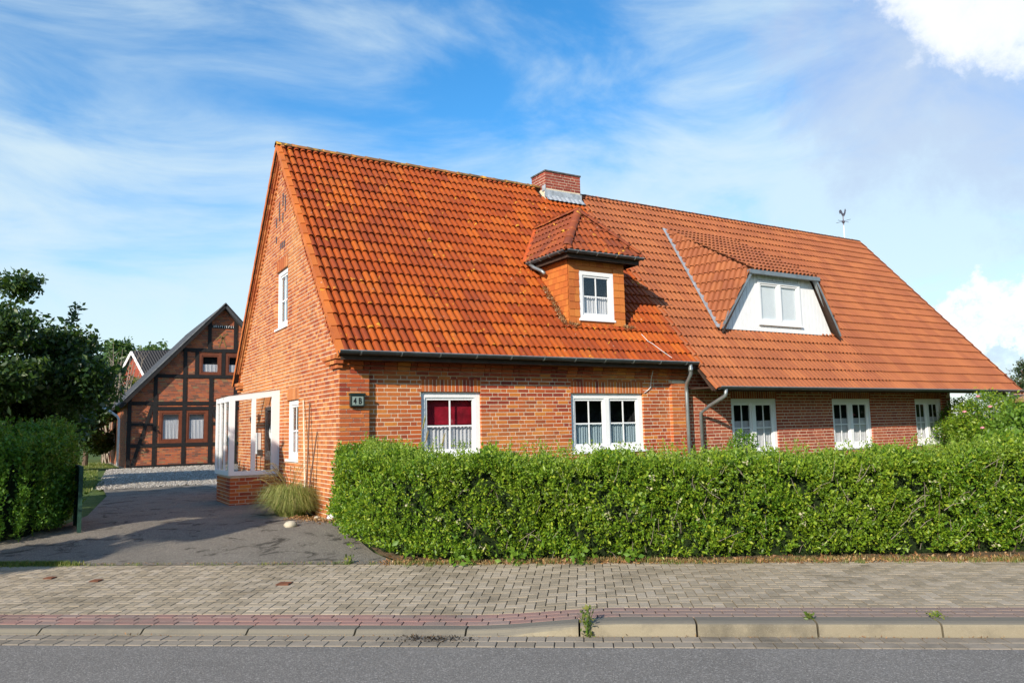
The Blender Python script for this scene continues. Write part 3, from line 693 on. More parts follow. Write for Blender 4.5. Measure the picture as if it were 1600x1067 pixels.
# front door inside the porch
g = G(); g.box((.10, 4.66, 0), (.14, 5.60, 2.1)); door = H.part('door', g, m_door, wall)
g = G()
for a, b in ((4.66, 4.72), (5.54, 5.60)): g.box((.02, a, 0), (.10, b, 2.1))
g.box((.02, 4.72, 2.04), (.10, 5.54, 2.1)); H.part('door_frame', g, m_door, wall)
g = G(); pts = [(.07, 5.12+.12*math.cos(a), 1.52+.14*math.sin(a)) for a in np.linspace(0, 2*math.pi, 17)]; g.tube(pts, .035, 6); 
tag(link('wreath', new_mesh('wreath', [Vector(v)-Vector((.07, 5.12, 1.52)) for v in g.v], g.f, m_whites, True), None, (.07, 5.12, 1.52)), 'round white wreath hanging on the dark front door behind the porch glass', 'wreath')
def roof_tiles(thing, parent, x0, x1, ev, up, nr, rows, mat, pitch=.34, nparts=0, skip=None, clips=None, stuff='tile_field', w=.30, xdir=Vector((1, 0, 0)), name='roof_tile', start=-.04):
    items = []; n = int(math.ceil((x1-x0)/w-1e-6)); TV2, TF2 = TV, TF
    for r in range(rows):
        for i in range(n):
            o = ev+xdir*(x0+i*w)+up*(r*pitch+start+random.uniform(-.004, .004))
            cc = o+xdir*w/2+up*.17
            if skip and skip(cc): continue
            tilt = random.uniform(-.012, .012); xx = (xdir+nr*tilt).normalized(); yy = (up+nr*random.uniform(-.006, .006)).normalized(); zz = xx.cross(yy)
            items.append(frame_matrix(o+nr*.0, xx, yy, zz))
    if nparts:
        items.sort(key=lambda M: depth_of(M.to_translation())); me = new_mesh(name, TV2, TF2, mat, False)
        for M in items[:nparts]: thing.inst(name, me, M, parent)
        items = items[nparts:]
    g = G()
    for M in items: g.merge(TV2, TF2, M)
    if clips: g = clip(g, clips)
    return thing.part(stuff, g, mat, parent, smooth=False, kind='stuff')
# roof structure
TN = -.085
g = G()
g.prism([EV+NR*(TN-.02)+Vector((-.12, 0, 0)), EV+NR*(TN-.02)+Vector((8.12, 0, 0)), EV+NR*(TN-.02)+UP*RL+Vector((8.12, 0, 0)), EV+NR*(TN-.02)+UP*RL+Vector((-.12, 0, 0))], -NR*.04)
g.prism([EVB+NB_*TN+Vector((-.12, 0, 0)), EVB+NB_*TN+Vector((8.12, 0, 0)), EVB+NB_*TN+UPB*RL+Vector((8.12, 0, 0)), EVB+NB_*TN+UPB*RL+Vector((-.12, 0, 0))], -NB_*.05)
roof = H.part('roof', g, m_wood)
DX0, DX1, DY, DZ = 5.18, 6.70, .37, 3.70
def in_dormer(c): return DX0+.05 < c.x < DX1-.05 and DY+.12 < c.y < 1.55
def skipch(c): return in_dormer(c) or (6.95 < c.x < 8.3 and c.y > 4.0)
roof_tiles(H, roof, -.06, 8.08, EV+NR*TN, UP, NR, 21, m_tile, nparts=300, skip=skipch, clips=[(EV+UP*6.94, -UP)])
g = G()
for r in range(21):
    pass
# back slope coarse tiles near verge
roof_tiles(H, roof, -.02, 1.2, EVB+NB_*TN, UPB, NB_, 20, m_tile, stuff='back_tile_field', clips=[(EVB+UPB*6.9, -UPB)])
me_v = None
def verge_mesh():
    V = [(-.13, 0, .07), (-.03, 0, .085), (-.03, .38, .065), (-.13, .38, .05), (-.13, 0, -.045), (-.125, .38, -.06), (-.11, 0, -.045), (-.11, .38, -.06), (-.11, 0, .055), (-.03, 0, .07), (-.11, .38, .04)]
    F = [(0, 1, 2, 3), (0, 3, 5, 4), (4, 5, 7, 6), (6, 7, 10, 8), (0, 4, 6, 8), (0, 8, 9, 1)]
    return V, F
vm_ = new_mesh('verge_tile', *verge_mesh(), m_verge)
for r in range(20):
    H.inst('verge_tile', vm_, frame_matrix(EV+NR*TN+UP*(r*.347-.05)+NR*.01, (1, 0, 0), UP, NR), roof)
    H.inst('verge_tile', vm_, frame_matrix(EVB+NB_*TN+UPB*(r*.347-.05)+NB_*.01, (1, 0, 0), UPB, NB_), roof)
def ridge_tiles(thing, parent, p, q, r, n, mat, name='ridge_tile', arc=2.6, nrm=Vector((0, 0, 1))):
    p, q = Vector(p), Vector(q); d = (q-p); L = d.length; d.normalize(); side = d.cross(nrm).normalized(); up = side.cross(d); st_ = L/n
    V = []; F = []; k = 8
    for y, rr in ((0, r*1.10), (st_*.25, r*1.02), (st_+.02, r*.98)):
        for i in range(k+1):
            a = (i/k-.5)*arc; V.append((math.sin(a)*rr, y, math.cos(a)*rr-r*.55))
    for j in range(2):
        for i in range(k): F.append((j*(k+1)+i, j*(k+1)+i+1, (j+1)*(k+1)+i+1, (j+1)*(k+1)+i))
    o = len(V)
    for i in range(k+1):
        a = (i/k-.5)*arc; V.append((math.sin(a)*r*.9, 0, math.cos(a)*r*.9-r*.55))
    for i in range(k): F.append((i+1, i, o+i, o+i+1))
    me = new_mesh(name, V, F, mat, True)
    for i in range(n):
        o_ = p+d*st_*i+up*random.uniform(-.006, .006); thing.inst(name, me, frame_matrix(o_, side, d, up), parent)
ridge_tiles(H, roof, (-.14, HW, 8.06), (6.98, HW, 8.06), .125, 20, m_ridge)
# fascia, gutter, brackets, downpipe
def gutter(thing, parent, p, q, r=.066, mat=m_zincd, down=(0, 0, -1), nb=0):
    p, q = Vector(p), Vector(q); d = (q-p).normalized(); side = d.cross(Vector((0, 0, 1))); g = G(); k = 9
    for e in (p, q):
        for rr in (r, r*.9):
            for i in range(k+1):
                a = math.pi*i/k; g.v.append(tuple(e+side*math.cos(a)*rr+Vector((0, 0, -1))*math.sin(a)*rr))
    n = k+1
    for i in range(k):
        g.f.append((i, i+1, 2*n+i+1, 2*n+i)); g.f.append((n+i, 3*n+i, 3*n+i+1, n+i+1)); g.f.append((i, n+i, n+i+1, i+1)); g.f.append((2*n+i, 2*n+i+1, 3*n+i+1, 3*n+i))
    o = thing.part('gutter', g, mat, parent, smooth=False)
    g = G(); g.tube([p+side*r, q+side*r], .011, 6); thing.part('gutter_rim', g, m_zinc, o)
    if nb:
        g = G(); L = (q-p).length
        for i in range(nb):
            c = p+d*(L*(i+.5)/nb); pts = [c+side*math.cos(a)*(r+.006)+Vector((0, 0, -1))*math.sin(a)*(r+.006) for a in np.linspace(-.1, math.pi*.6, 6)]
            for a_, b_ in zip(pts[:-1], pts[1:]): g.bar(a_, b_, .022, .006)
        thing.part('gutter_bracket', g, m_zinc, o)
    return o
gut = gutter(H, roof, (-.14, -.42, 2.865), (8.08, -.42, 2.865), nb=11)
g = G(); g.box((-.08, -.33, 2.72), (8.1, -.30, 2.84)); g.box((-.05, -.30, 2.80), (8.1, .2, 2.815)); H.part('fascia', g, m_wood, roof)
g = G(); g.tube([(7.86, -.42, 2.82), (7.86, -.42, 2.70), (7.88, -.40, 2.60), (7.98, -.16, 2.42), (8.04, -.07, 2.34), (8.04, -.07, 2.2), (8.04, -.07, -.1)], .042, 10)
H.part('downpipe', g, m_zinc, wall, smooth=True)
g = G(); g.tube([(7.86, -.42, 2.75), (7.86, -.42, 2.66)], .052, 10); H.part('pipe_collar', g, m_zinc, wall, smooth=True)
# stray white wire on roof and facade
g = G(); g.tube([tuple(EV+NR*.02+UP*u+Vector((x, 0, 0))) for x, u in ((7.0, .85), (7.05, .62), (7.13, .55), (7.28, .3), (7.42, .1))], .006, 5)
g.tube([(7.05, -.10, 2.68), (7.07, -.02, 2.55), (7.12, .07, 2.42), (7.10, .07, 2.32), (7.0, .08, 2.24), (6.93, .08, 2.21)], .008, 5)
single('wire', g, m_whitew, 'thin white loose cable hanging from the eave beside the double window', 'cable', base=(7.1, 0, 2.4))
# chimney
CX0, CX1, CY0, CY1 = 7.0, 8.16, 3.9, 4.6
g = G(); g.box((CX0+.006, CY0+.006, 7.2), (CX1-.006, CY1-.006, 8.42)); ch = H.part('chimney', g, m_mortar, roof)
k_ = courses(lambda z: CX0, lambda z: CX1, 7.9, 8.44, [], 'mix', z0=8.0); lay(H, ch, k_, plane_map((0, CY0, 0), (1, 0, 0), (0, -1, 0)), A_, Bv, m_chim, .05)
k_ = courses(lambda z: -CY1, lambda z: -CY0-.002, 7.9, 8.44, [], 'mix', z0=8.0); lay(H, ch, k_, plane_map((CX0, 0, 0), (0, -1, 0), (-1, 0, 0)), (0, -1, 0), (-1, 0, 0), m_chim, .05)
g = G(); g.box((CX0-.02, CY0-.02, 8.43), (CX1+.02, CY1+.02, 8.47)); g.box((CX0+.1, CY0+.1, 8.47), (CX1-.1, CY1-.1, 8.49)); H.part('chimney_cap', g, simple('sooty_cap', (.10, .09, .085), .9, 0, .5, .004, 12), ch)
g = G(); c0 = Vector((CX0-.03, CY0-.012, 7.82)); g.box((CX0-.04, CY0-.016, 7.70), (CX1+.03, CY0-.004, 7.92)); g.box((CX0-.016, CY0-.01, 7.9), (CX0-.004, CY0+.16, 8.06))
n = 16; vs = []
for i in range(n*3+1):
    x = CX0-.06+(CX1-CX0+.12)*i/(n*3); zz = .022*abs(math.sin(math.pi*(x+.02)/.15))
    for u, o_ in ((-.22, .03), (.06, .02)):
        b = Vector((0, CY0, EV.z+(CY0-EV.y)*1.1388)); vs.append(Vector((x, b.y, b.z))+UP*u+NR*(o_+zz))
g.add(vs, [(2*i, 2*i+2, 2*i+3, 2*i+1) for i in range(n*3)]); H.part('flashing', g, m_lead, ch, smooth=False)
# dormer -------------------------------------------------------------
mpD = plane_map((0, DY, 0), (1, 0, 0), (0, -1, 0))
DW = (5.46, 6.39, 3.82, 4.87)
g = backing(mpD, strips([3.5, 5.2], lambda z: DX0+.01, lambda z: DX1-.01, [DW]), Bv, -.012, .10)
def zroof(y): return EV.z+(y-EV.y)*1.1388
for x0_, x1_ in ((DX0+.01, DX0+.11), (DX1-.11, DX1-.01)): g.prism([(x0_, DY+.1, 3.5), (x0_, 1.85, 5.2), (x0_, DY+.1, 5.2)], (x1_-x0_, 0, 0))
dorm = H.part('dormer', g, m_shing, roof)
# cladding tiles on front and cheek
def cladding(quad_items, mp, du, dn, clips=None, name='cladding_tile'):
    me = new_mesh(name, *unit_box(), m_shing); g = G()
    for u0, u1, z0, z1 in quad_items:
        c = mp((u0+u1)/2, (z0+z1)/2, .008); dn_ = Vector(dn); up = (Vector((0, 0, 1))*1.0+dn_*(-.07)).normalized(); nn = (dn_+Vector((0, 0, .07))).normalized()
        M = frame_matrix(c+dn_*random.uniform(0, .003), Vector(du)*(u1-u0-.006), -nn*.014, up*(z1-z0+.012))
        if clips: g.merge(*unit_box(), M)
        else: H.inst(name, me, M, dorm)
    if clips: H.part('cheek_tiles', clip(g, clips), m_shing, dorm, kind='stuff')
it = []; rows = 9; rh = (5.16-3.70)/rows
for r in range(rows):
    z = 3.70+r*rh
    segs = [(DX0, DX1)] if z+rh <= DW[2]+.02 or z >= DW[3]-.02 else [(DX0, DW[0]), (DW[1], DX1)]
    for a, b in segs:
        n = max(1, round((b-a)/.185)); off = 0
        if (b-a) < .5: ws = ([.5, .5] if r % 2 else [.62, .38])[:2]
        else: ws = [1/n]*n
        u = a
        for w_ in ws: it.append((u, u+w_*(b-a), z, z+rh)); u += w_*(b-a)
cladding(it, mpD, A_, Bv)
mpC = plane_map((DX0, 0, 0), (0, -1, 0), (-1, 0, 0)); it = []
for r in range(11):
    z = 3.70+r*.135; ye = EV.y+(z+.135-EV.z)/1.1388
    for i in range(9):
        y1 = DY+i*.165-(.08 if r % 2 else 0); y0 = y1+.165
        if y1 > ye+.15: break
        it.append((-y0, -max(y1, DY), z, z+.135))
cladding(it, mpC, (0, -1, 0), (-1, 0, 0), clips=[((0, EV.y, EV.z-.02), -Vector(NR)*-1)])
window(H, dorm, mpD, A_, Bv, *DW, rec=-.012, fw=.085, curtain=True, cur_frac=.5, depth=.35, thick=.06)
# dormer roof: hipped
ez = 5.24; ax, ay, az = 5.95, 1.0, 6.34; ex0, ex1, ey = 4.97, 7.0, .10; yb = 2.73
g = G(); g.prism([(ex0, ey, ez-.06), (ex1, ey, ez-.06), (ex1, 1.72, ez-.06), (ex0, 1.72, ez-.06)], (0, 0, .02))
g.box((ex0+.03, ey+.03, ez-.16), (ex1-.03, ey+.06, ez-.04)); g.box((ex0+.03, ey+.06, ez-.16), (ex0+.06, 1.6, ez-.04)); g.box((ex1-.06, ey+.06, ez-.16), (ex1-.03, 1.6, ez-.04))
g.box((DX0-.04, DY-.05, 5.10), (DX1+.04, DY+.02, 5.18)); g.box((DX0-.04, DY+.02, 5.10), (DX0+.02, 1.55, 5.18))
H.part('dormer_soffit', g, m_wood, dorm)
g = G(); e = -.03
g.add([(ex0, ey, ez+e), (ex1, ey, ez+e), (ax, ay, az+e), (ax, yb, az+e), (ex0, 1.72, ez+e), (ex1, 1.72, ez+e)], [(0, 1, 2), (0, 2, 3, 4), (1, 5, 3, 2)])
droof = H.part('dormer_roof', g, m_dtile, dorm)
def nrm(a, b, c): return (Vector(b)-Vector(a)).cross(Vector(c)-Vector(a)).normalized()
A0, A1, AP, APB, A4, A5 = Vector((ex0, ey, ez)), Vector((ex1, ey, ez)), Vector((ax, ay, az)), Vector((ax, yb, az)), Vector((ex0, 1.72, ez)), Vector((ex1, 1.72, ez))
def slope_tiles(origin, xdir, L, nrmv, planes, rows, nm, mat):
    up = nrmv.cross(xdir).normalized()
    if up.z < 0: up = -up
    roof_tiles(H, droof, 0, L, origin, up, nrmv, rows, mat, pitch=.27, clips=planes, stuff=nm, w=.225 if False else .30, xdir=xdir, start=-.05)
nf = nrm(A0, A1, AP); nl = nrm(A4, A0, AP)
if nf.z < 0: nf = -nf
if nl.z < 0: nl = -nl
hipN0 = nrm(A0, AP, AP+Vector((0, 0, 1))); 
if hipN0.dot(Vector((6, .2, 5))-A0) < 0: hipN0 = -hipN0
hipN1 = nrm(A1, AP, AP+Vector((0, 0, 1)))
if hipN1.dot(Vector((6, .2, 5))-A1) < 0: hipN1 = -hipN1
slope_tiles(A0+Vector((0, 0, -.01)), Vector((1, 0, 0)), ex1-ex0+.1, nf, [(A0, hipN0), (A1, hipN1)], 6, 'dormer_front_tiles', m_dtile)
slope_tiles(A4+Vector((0, 1.2, -.01)), Vector((0, -1, 0)), 1.62+1.2, nl, [(A0, -hipN0), ((0, EV.y, EV.z), NR)], 6, 'dormer_side_tiles', m_dtile)
nr_ = Vector((-nl.x, nl.y, nl.z)); slope_tiles(A1+Vector((0, 0, -.01)), Vector((0, 1, 0)), 2.8, nr_, [(A1, -hipN1), ((0, EV.y, EV.z), NR)], 6, 'dormer_right_tiles', m_dtile)
ridge_tiles(H, droof, A0+Vector((.0, .0, .10)), AP+Vector((0, 0, .12)), .10, 5, m_dtile, 'hip_tile')
ridge_tiles(H, droof, A1+Vector((0, 0, .10)), AP+Vector((0, 0, .12)), .10, 6, m_dtile, 'hip_tile')
ridge_tiles(H, droof, AP+Vector((0, -.05, .12)), APB+Vector((0, .05, .10)), .09, 5, m_dtile, 'ridge_tile')
gutter(H, dorm, (ex0-.03, ey-.05, ez-.02), (ex1+.03, ey-.05, ez-.02), .05, nb=4)
gutter(H, dorm, (ex0-.05, 1.60, ez-.02), (ex0-.05, ey-.02, ez-.02), .05, nb=4)
g = G(); v0 = A4+NR*.045; v1 = APB+NR*.045; g.bar(v0+Vector((-.06, 0, 0)), v1+Vector((-.06, 0, 0)), .14, .012, up=NR); H.part('valley_flashing', g, m_orflash, droof)
g = G(); g.tube([(ex0-.04, 1.50, ez-.06), (ex0-.02, 1.36, ez-.16), (ex0+.06, 1.18, ez-.26), (ex0+.08, 1.08, ez-.34)], .04, 10); H.part('spout', g, m_zinc, dorm, smooth=True)
# mossy debris running down beside the dormer cheek
P = []
for i in range(700):
    u = random.random(); y = 1.15-u*.85+random.gauss(0, .03); x = DX0-.12-.12*(1-u)*0+random.gauss(-.02*u, .045)
    P.append((x, y, zroof(y)+.03))
for i in range(260): y = DY-.03-abs(random.gauss(0, .04)); P.append((random.choice([DX0-.03+random.random()*.25, DX1-.1+random.random()*.35]), y, zroof(y)+.04))
leaf_mesh('moss_debris', np.array(P), .035, m_litter, dorm, 'stuff', L=H.L, seed=4)
# porch ------------------------------------------------------------------
PX, PY0, PY1 = -1.05, 4.13, 5.75; PB = .62
Pt = Thing('glazed_porch', (-.5, 5.1, 0), 'white framed glass porch on a low brick base at the side of the brick house', 'porch')
g = G(); g.box((PX+.05, PY0+.05, -.2), (-.001, PY0+.15, PB)); g.box((PX+.05, PY0+.15, -.2), (PX+.15, PY1-.05, PB)); base = Pt.part('base_wall', g, m_mortar)
lay(Pt, base, courses(lambda z: PX+.04, lambda z: -.004, -.15, PB, [], 'mix'), plane_map((0, PY0+.04, 0), (1, 0, 0), (0, -1, 0)), A_, Bv, m_brick, .04)
lay(Pt, base, courses(lambda z: -PY1+.05, lambda z: -PY0-.05, -.15, PB, [], 'mix'), plane_map((PX+.04, 0, 0), (0, -1, 0), (-1, 0, 0)), (0, -1, 0), (-1, 0, 0), m_brick, .04)
zt0, zt1 = 2.30, 2.44   # top at the outer side, top at the wall
fr = G(); fr.box((PX, PY0, PB), (-.002, PY0+.07, PB+.09)); fr.box((PX, PY0+.07, PB), (PX+.07, PY1, PB+.09)); fr.box((PX, PY1-.07, PB+.09), (-.9, PY1, zt0-.11))
def top(x): return zt0+(zt1-zt0)*(x-PX)/(-PX)
fr.prism([(PX, PY0, zt0-.11), (-.002, PY0, zt1-.13), (-.002, PY0, zt1), (PX, PY0, zt0)], (0, .07, 0)); fr.box((PX, PY0+.07, zt0-.11), (PX+.07, PY1, zt0))
for a, b in ((PX, PX+.11), (-.59, -.505), (-.17, -.002)):
    fr.prism([(a, PY0+.001, PB+.09), (b, PY0+.001, PB+.09), (b, PY0+.001, top(b)-.11), (a, PY0+.001, top(a)-.11)], (0, .068, 0))
npan = 3
for i in range(npan+1):
    y = PY0+.07+(PY1-PY0-.07)*i/npan; w_ = .06; y = min(y, PY1-w_); fr.box((PX+.001, y, PB+.09), (PX+.032, y+w_*.8, zt0-.11))
pf = Pt.part('frame', fr, m_white)
gg = G(); gg.box((PX+.11, PY0+.030, PB+.09), (-.59, PY0+.034, 2.24)); gg.box((-.505, PY0+.030, PB+.09), (-.17, PY0+.034, 2.32)); Pt.part('pane', gg, m_glass, pf)
gg = G(); gg.box((PX+.030, PY0+.16, PB+.09), (PX+.036, PY1-.08, zt0-.11)); Pt.part('side_pane', gg, m_glass, pf)
g = G(); g.prism([(PX-.03, PY0-.02, zt0), (-.002, PY0-.02, zt1), (-.002, PY0-.02, zt1+.02), (PX-.03, PY0-.02, zt0+.02)], (0, PY1-PY0+.04, 0)); Pt.part('roof_sheet', g, m_glass)
for y in (PY0+.7, PY0+1.35):
    g = G(); g.prism([(PX, y, zt0-.05), (-.002, y, zt1-.05), (-.002, y, zt1-.004), (PX, y, zt0-.004)], (0, .05, 0)); Pt.part('rafter', g, m_white)
g = G(); g.box((PX+.15, PY0+.15, -.02), (0, PY1, .08)); Pt.part('step', g, m_stone)
# meter box, lamp on the gable wall
g = G(); g.box((-.09, 5.82, 1.02), (-.014, 6.12, 1.52)); mb = single('meter_box', g, m_white, 'white wall box with two doors beside the front door', 'letterbox', base=(-.02, 6, 1.02))
g = G(); g.box((-.11, 5.66, .98), (-.014, 5.78, 1.12)); single('grey_cover_box', g, m_zincd, 'small grey box under the right edge of the white wall box', 'box', base=(-.02, 5.7, .98))
g = G(); g.box((-.04, 6.02, 1.82), (-.014, 6.12, 1.96)); g.tube([(-.03, 6.07, 1.9), (-.12, 6.07, 1.95), (-.16, 6.07, 1.90)], .012, 6); lt = Thing('wall_lamp', (-.02, 6.07, 1.8), 'red brown outdoor wall lamp above the white wall box', 'lamp'); lt.part('bracket', g, m_iron)
g = G(); g.tube([(-.16, 6.07, 1.93), (-.16, 6.07, 1.88), (-.16, 6.07, 1.74)], [.02, .07, .045], 8); lt.part('shade', g, m_iron, smooth=True)
# house number lamp ------------------------------------------------------
nb = Thing('house_number_box', (.30, 0, 1.9), 'dark green house number box reading 4 B on the brick pilaster', 'house number')
g = G(); g.box((.18, -.085, 1.93), (.43, -.004, 2.13)); g.box((.165, -.10, 2.13), (.445, -.004, 2.16)); g.prism([(.18, -.085, 1.93), (.43, -.085, 1.93), (.41, -.03, 1.90), (.20, -.03, 1.90)], (0, .02, 0)); hs_ = nb.part('housing', g, m_boxg)
g = G(); g.box((.205, -.089, 1.95), (.405, -.086, 2.10)); nb.part('plate', g, m_plate)
for ch_, x in (('4', .235), ('B', .325)):
    cu = bpy.data.curves.new('t', 'FONT'); cu.body = ch_; cu.size = .15; cu.extrude = .0015; cu.offset = .0035; to = bpy.data.objects.new('t', cu); COL.objects.link(to)
    dg = bpy.context.evaluated_depsgraph_get(); me = bpy.data.meshes.new_from_object(to.evaluated_get(dg)); bpy.data.objects.remove(to); me.materials.clear(); me.materials.append(m_print)
    for v in me.vertices: x_, y_, z_ = v.co; v.co = (x_*.72, -z_, y_)
    me.update(); o = link('digit' if ch_ == '4' else 'letter', me, nb.o, Vector((x-.01, -.092, 1.972))-nb.L)
# canes leaning on the gable
for (y0, z0, y1, z1, m_, lb) in ((1.35, .12, 2.17, 2.13, m_pole, 'tall pale cane leaning left on the gable wall'), (1.32, .12, 1.72, 2.07, m_poled, 'tall upright thin brown cane against the gable wall'), (1.30, .12, 1.22, 1.50, m_poled, 'short dark cane, rightmost of the canes on the gable wall')):
    g = G(); g.tube([(-.20, y0, z0-.1), (-.11, (y0+y1)/2, (z0+z1)/2), (-.025, y1, z1)], [.018, .016, .013], 6); single('garden_cane', g, m_, lb, 'cane', base=(-.2, y0, 0))
# ================================================================ NEIGHBOUR HALF
NH = Thing('brick_farmhouse', (14, 4.2, 0), 'right half of the building with plain red brown roof, trapezoid dormer and deep eaves', 'house')
EVN = Vector((0, -.86, EV.z-(.86-.367)*1.1388)); RLN = RL+.747
NX0, NX1, NXR = 8.15, 18.75, 20.9
NW = [(9.60, 11.2, .74, 2.08), (13.3, 14.95, .80, 2.08), (16.95, 18.3, .80, 2.08)]
mpN = plane_map((0, .10, 0), (1, 0, 0), (0, -1, 0))
g = backing(mpN, strips([-.3, 2.75], lambda z: NX0+.001, lambda z: NX1, NW), Bv, -.0045, .28)
g.prism([(NX1-.01, .1, -.3), (NX1-.01, GW, -.3), (NX1-.01, GW, 2.8), (NX1-.01, HW, 7.7), (NX1-.01, .1, 2.8)], (-.2, 0, 0)); g.box((NX0, GW-.3, -.3), (NX1, GW, 2.84))
nwall = NH.part('wall', g, m_mortar)
lay(NH, nwall, courses(lambda z: NX0+.006, lambda z: NX1+.004, -.2, 2.7, [(a, b, c, d+.24) for a, b, c, d in NW]), mpN, A_, Bv, m_nbrick)
si = []
for a, b, c, d in NW: si += soldiers(a, b, d, d+.24)
lay(NH, nwall, si, mpN, A_, Bv, m_nbrick, stuffname='lintel_bricks')
for w_ in NW: window(NH, nwall, mpN, A_, Bv, *w_, rec=.05, fw=.11, lights=2, curtain=True, cur_frac=.62, cm=m_curt)
for y_, it in ((None, None),): pass
lay(NH, nwall, courses(lambda z: -GW, lambda z: -.1, 1., 2.8, [], 'head'), plane_map((NX1, 0, 0), (0, -1, 0), (1, 0, 0)), (0, -1, 0), (1, 0, 0), m_brick, .03, stuffname='side_brickwork')
g = G(); t0 = TN-.02
g.prism([EVN+NR*t0+Vector((8.16, 0, 0)), EVN+NR*t0+Vector((NXR, 0, 0)), EVN+NR*t0+UP*RLN+Vector((NXR, 0, 0)), EVN+NR*t0+UP*RLN+Vector((8.16, 0, 0))], -NR*.05)
EVNB = Vector((0, GW+.86, EVN.z)); g.prism([EVNB+NB_*t0+Vector((8.16, 0, 0)), EVNB+NB_*t0+Vector((NXR, 0, 0)), EVNB+NB_*t0+UPB*RLN+Vector((NXR, 0, 0)), EVNB+NB_*t0+UPB*RLN+Vector((8.16, 0, 0))], -NB_*.05)
nroof = NH.part('roof', g, m_wood)
# trapezoid dormer
TDb0, TDb1, TDt0, TDt1, TDz0, TDz1, TDY = 9.78, 14.0, 10.85, 13.2, 3.76, 5.34, .45
TDz0 = EV.z+(TDY-EV.y)*1.1388+.02
LT = 10.85+.0
# side slopes meet the main roof along the valley lines from (9.76,.45) up to (10.73,2.7)
VL = Vector((10.45, 2.75, EV.z+(2.75-EV.y)*1.1388)); VR = Vector((13.55, 2.75, VL.z))
TB0, TB1, TT0, TT1 = Vector((TDb0, TDY, TDz0)), Vector((TDb1, TDY, TDz0)), Vector((TDt0, TDY, TDz1)), Vector((TDt1, TDY, TDz1))
def skipT(c):
    if c.y < TDY+.12 or c.y > 2.6: return False
    k = (c.y-.3)/3.; return TDb0+.2+k*1.1 < c.x < TDb1-.2-k*.9
roof_tiles(NH, nroof, 8.16, NXR, EVN+NR*TN, UP, NR, 23, m_ntile, skip=skipT, clips=[((NXR, 0, 0), (-1, 0, 0)), (EVN+UP*(RLN-.05), -UP)])
for r in range(22): NH.inst('verge_tile', vm_, frame_matrix(EVN+NR*TN+UP*(r*.349-.05)+Vector((NXR, 0, 0)), (-1, 0, 0), UP, NR), nroof)
ridge_tiles(NH, nroof, (8.18, HW, 8.03), (NXR+.02, HW, 8.03), .11, 34, m_ntile)
g = G(); g.prism([TB0+Vector((.1, .06, 0)), TB1+Vector((-.1, .06, 0)), TT1+Vector((0, .06, 0)), TT0+Vector((0, .06, 0))], (0, .1, 0)); ndorm = NH.part('dormer', g, m_white, nroof)
# white boards
g = G(); nbd = 30
for i in range(nbd):
    a = TDb0+(TDb1-TDb0)*i/nbd; b = TDb0+(TDb1-TDb0)*(i+1)/nbd-.012; zz = []
    def ztop(x):
        if x < TDt0: return TDz0+(TDz1-TDz0)*(x-TDb0)/(TDt0-TDb0)
        if x > TDt1: return TDz0+(TDz1-TDz0)*(TDb1-x)/(TDb1-TDt1)
        return TDz1
    for lo, hi in (((TDz0, 4.02), (5.16, 9)) if 11.15 < (a+b)/2 < 12.75 else ((TDz0, 9),)):
        za, zb = min(hi, ztop(a)), min(hi, ztop(b))
        if max(za, zb) > lo+.02: g.prism([(a, TDY+.03, lo), (b, TDY+.03, lo), (b, TDY+.03, max(zb, lo)), (a, TDY+.03, max(za, lo))], (0, .025, 0))
NH.part('cladding_boards', g, m_white, ndorm)
window(NH, ndorm, plane_map((0, TDY+.0, 0), (1, 0, 0), (0, -1, 0)), A_, Bv, 11.15, 12.75, 4.02, 5.14, rec=-.01, fw=.08, lights=2, curtain=True, cur_frac=.9, depth=.02, sill=True, muntin=False, room=m_dark, thick=.06)
bt = EV.z+0; yT = 3.3; TBk0 = Vector((TDt0-.12, yT, EV.z+(yT-EV.y)*1.1388)); TBk1 = Vector((TDt1+.12, yT, TBk0.z))
tt0 = TT0+Vector((-.06, -.15, -.02)); tt1 = TT1+Vector((.06, -.15, -.02)); tb0 = TB0+Vector((-.14, -.15, -.12)); tb1 = TB1+Vector((.14, -.15, -.12)); apl = TBk0; apr = TBk1
g = G(); g.prism([tt0, tt1, apr, apl], (0, 0, -.05)); g.prism([tb0, tt0, apl], (.04, 0, -.03)); g.prism([tb1, tt1, apr], (-.04, 0, -.03))
nd = NH.part('dormer_roof', g, m_wood, ndorm)
def tiles_on(poly, nm, mat, lift=.0):
    n = nrm(poly[0], poly[1], poly[2])
    if n.z < 0: n = -n
    x = Vector((0, 0, 1)).cross(n).normalized(); up = n.cross(x)
    if up.z < 0: up = -up; x = -x
    o = min(poly, key=lambda p: p.dot(up)); us = [(p-o).dot(x) for p in poly]; vs = [(p-o).dot(up) for p in poly]; c = sum(poly, Vector((0, 0, 0)))/len(poly); pl = []
    for a, b in zip(poly, poly[1:]+poly[:1]):
        e = n.cross(b-a).normalized(); e = e if e.dot(c-a) > 0 else -e; pl.append((a, e))
    roof_tiles(NH, nd, 0, max(us)-min(us)+.3, o+x*min(us)+n*lift, up, n, int((max(vs)+.3)/.34)+1, mat, clips=pl, stuff=nm, xdir=x)
tiles_on([tt0, tt1, apr, apl], 'dormer_top_tiles', m_ntile)
tiles_on([tb0, tt0, apl], 'dormer_cheek_tiles', m_ntile)
tiles_on([tb1, tt1, apr], 'dormer_right_cheek_tiles', m_ntile)
g = G(); g.bar(tb0+Vector((-.03, .05, .12)), apl+Vector((-.05, 0, .06)), .15, .015, up=NR); NH.part('valley_flashing', g, m_lead, nd)
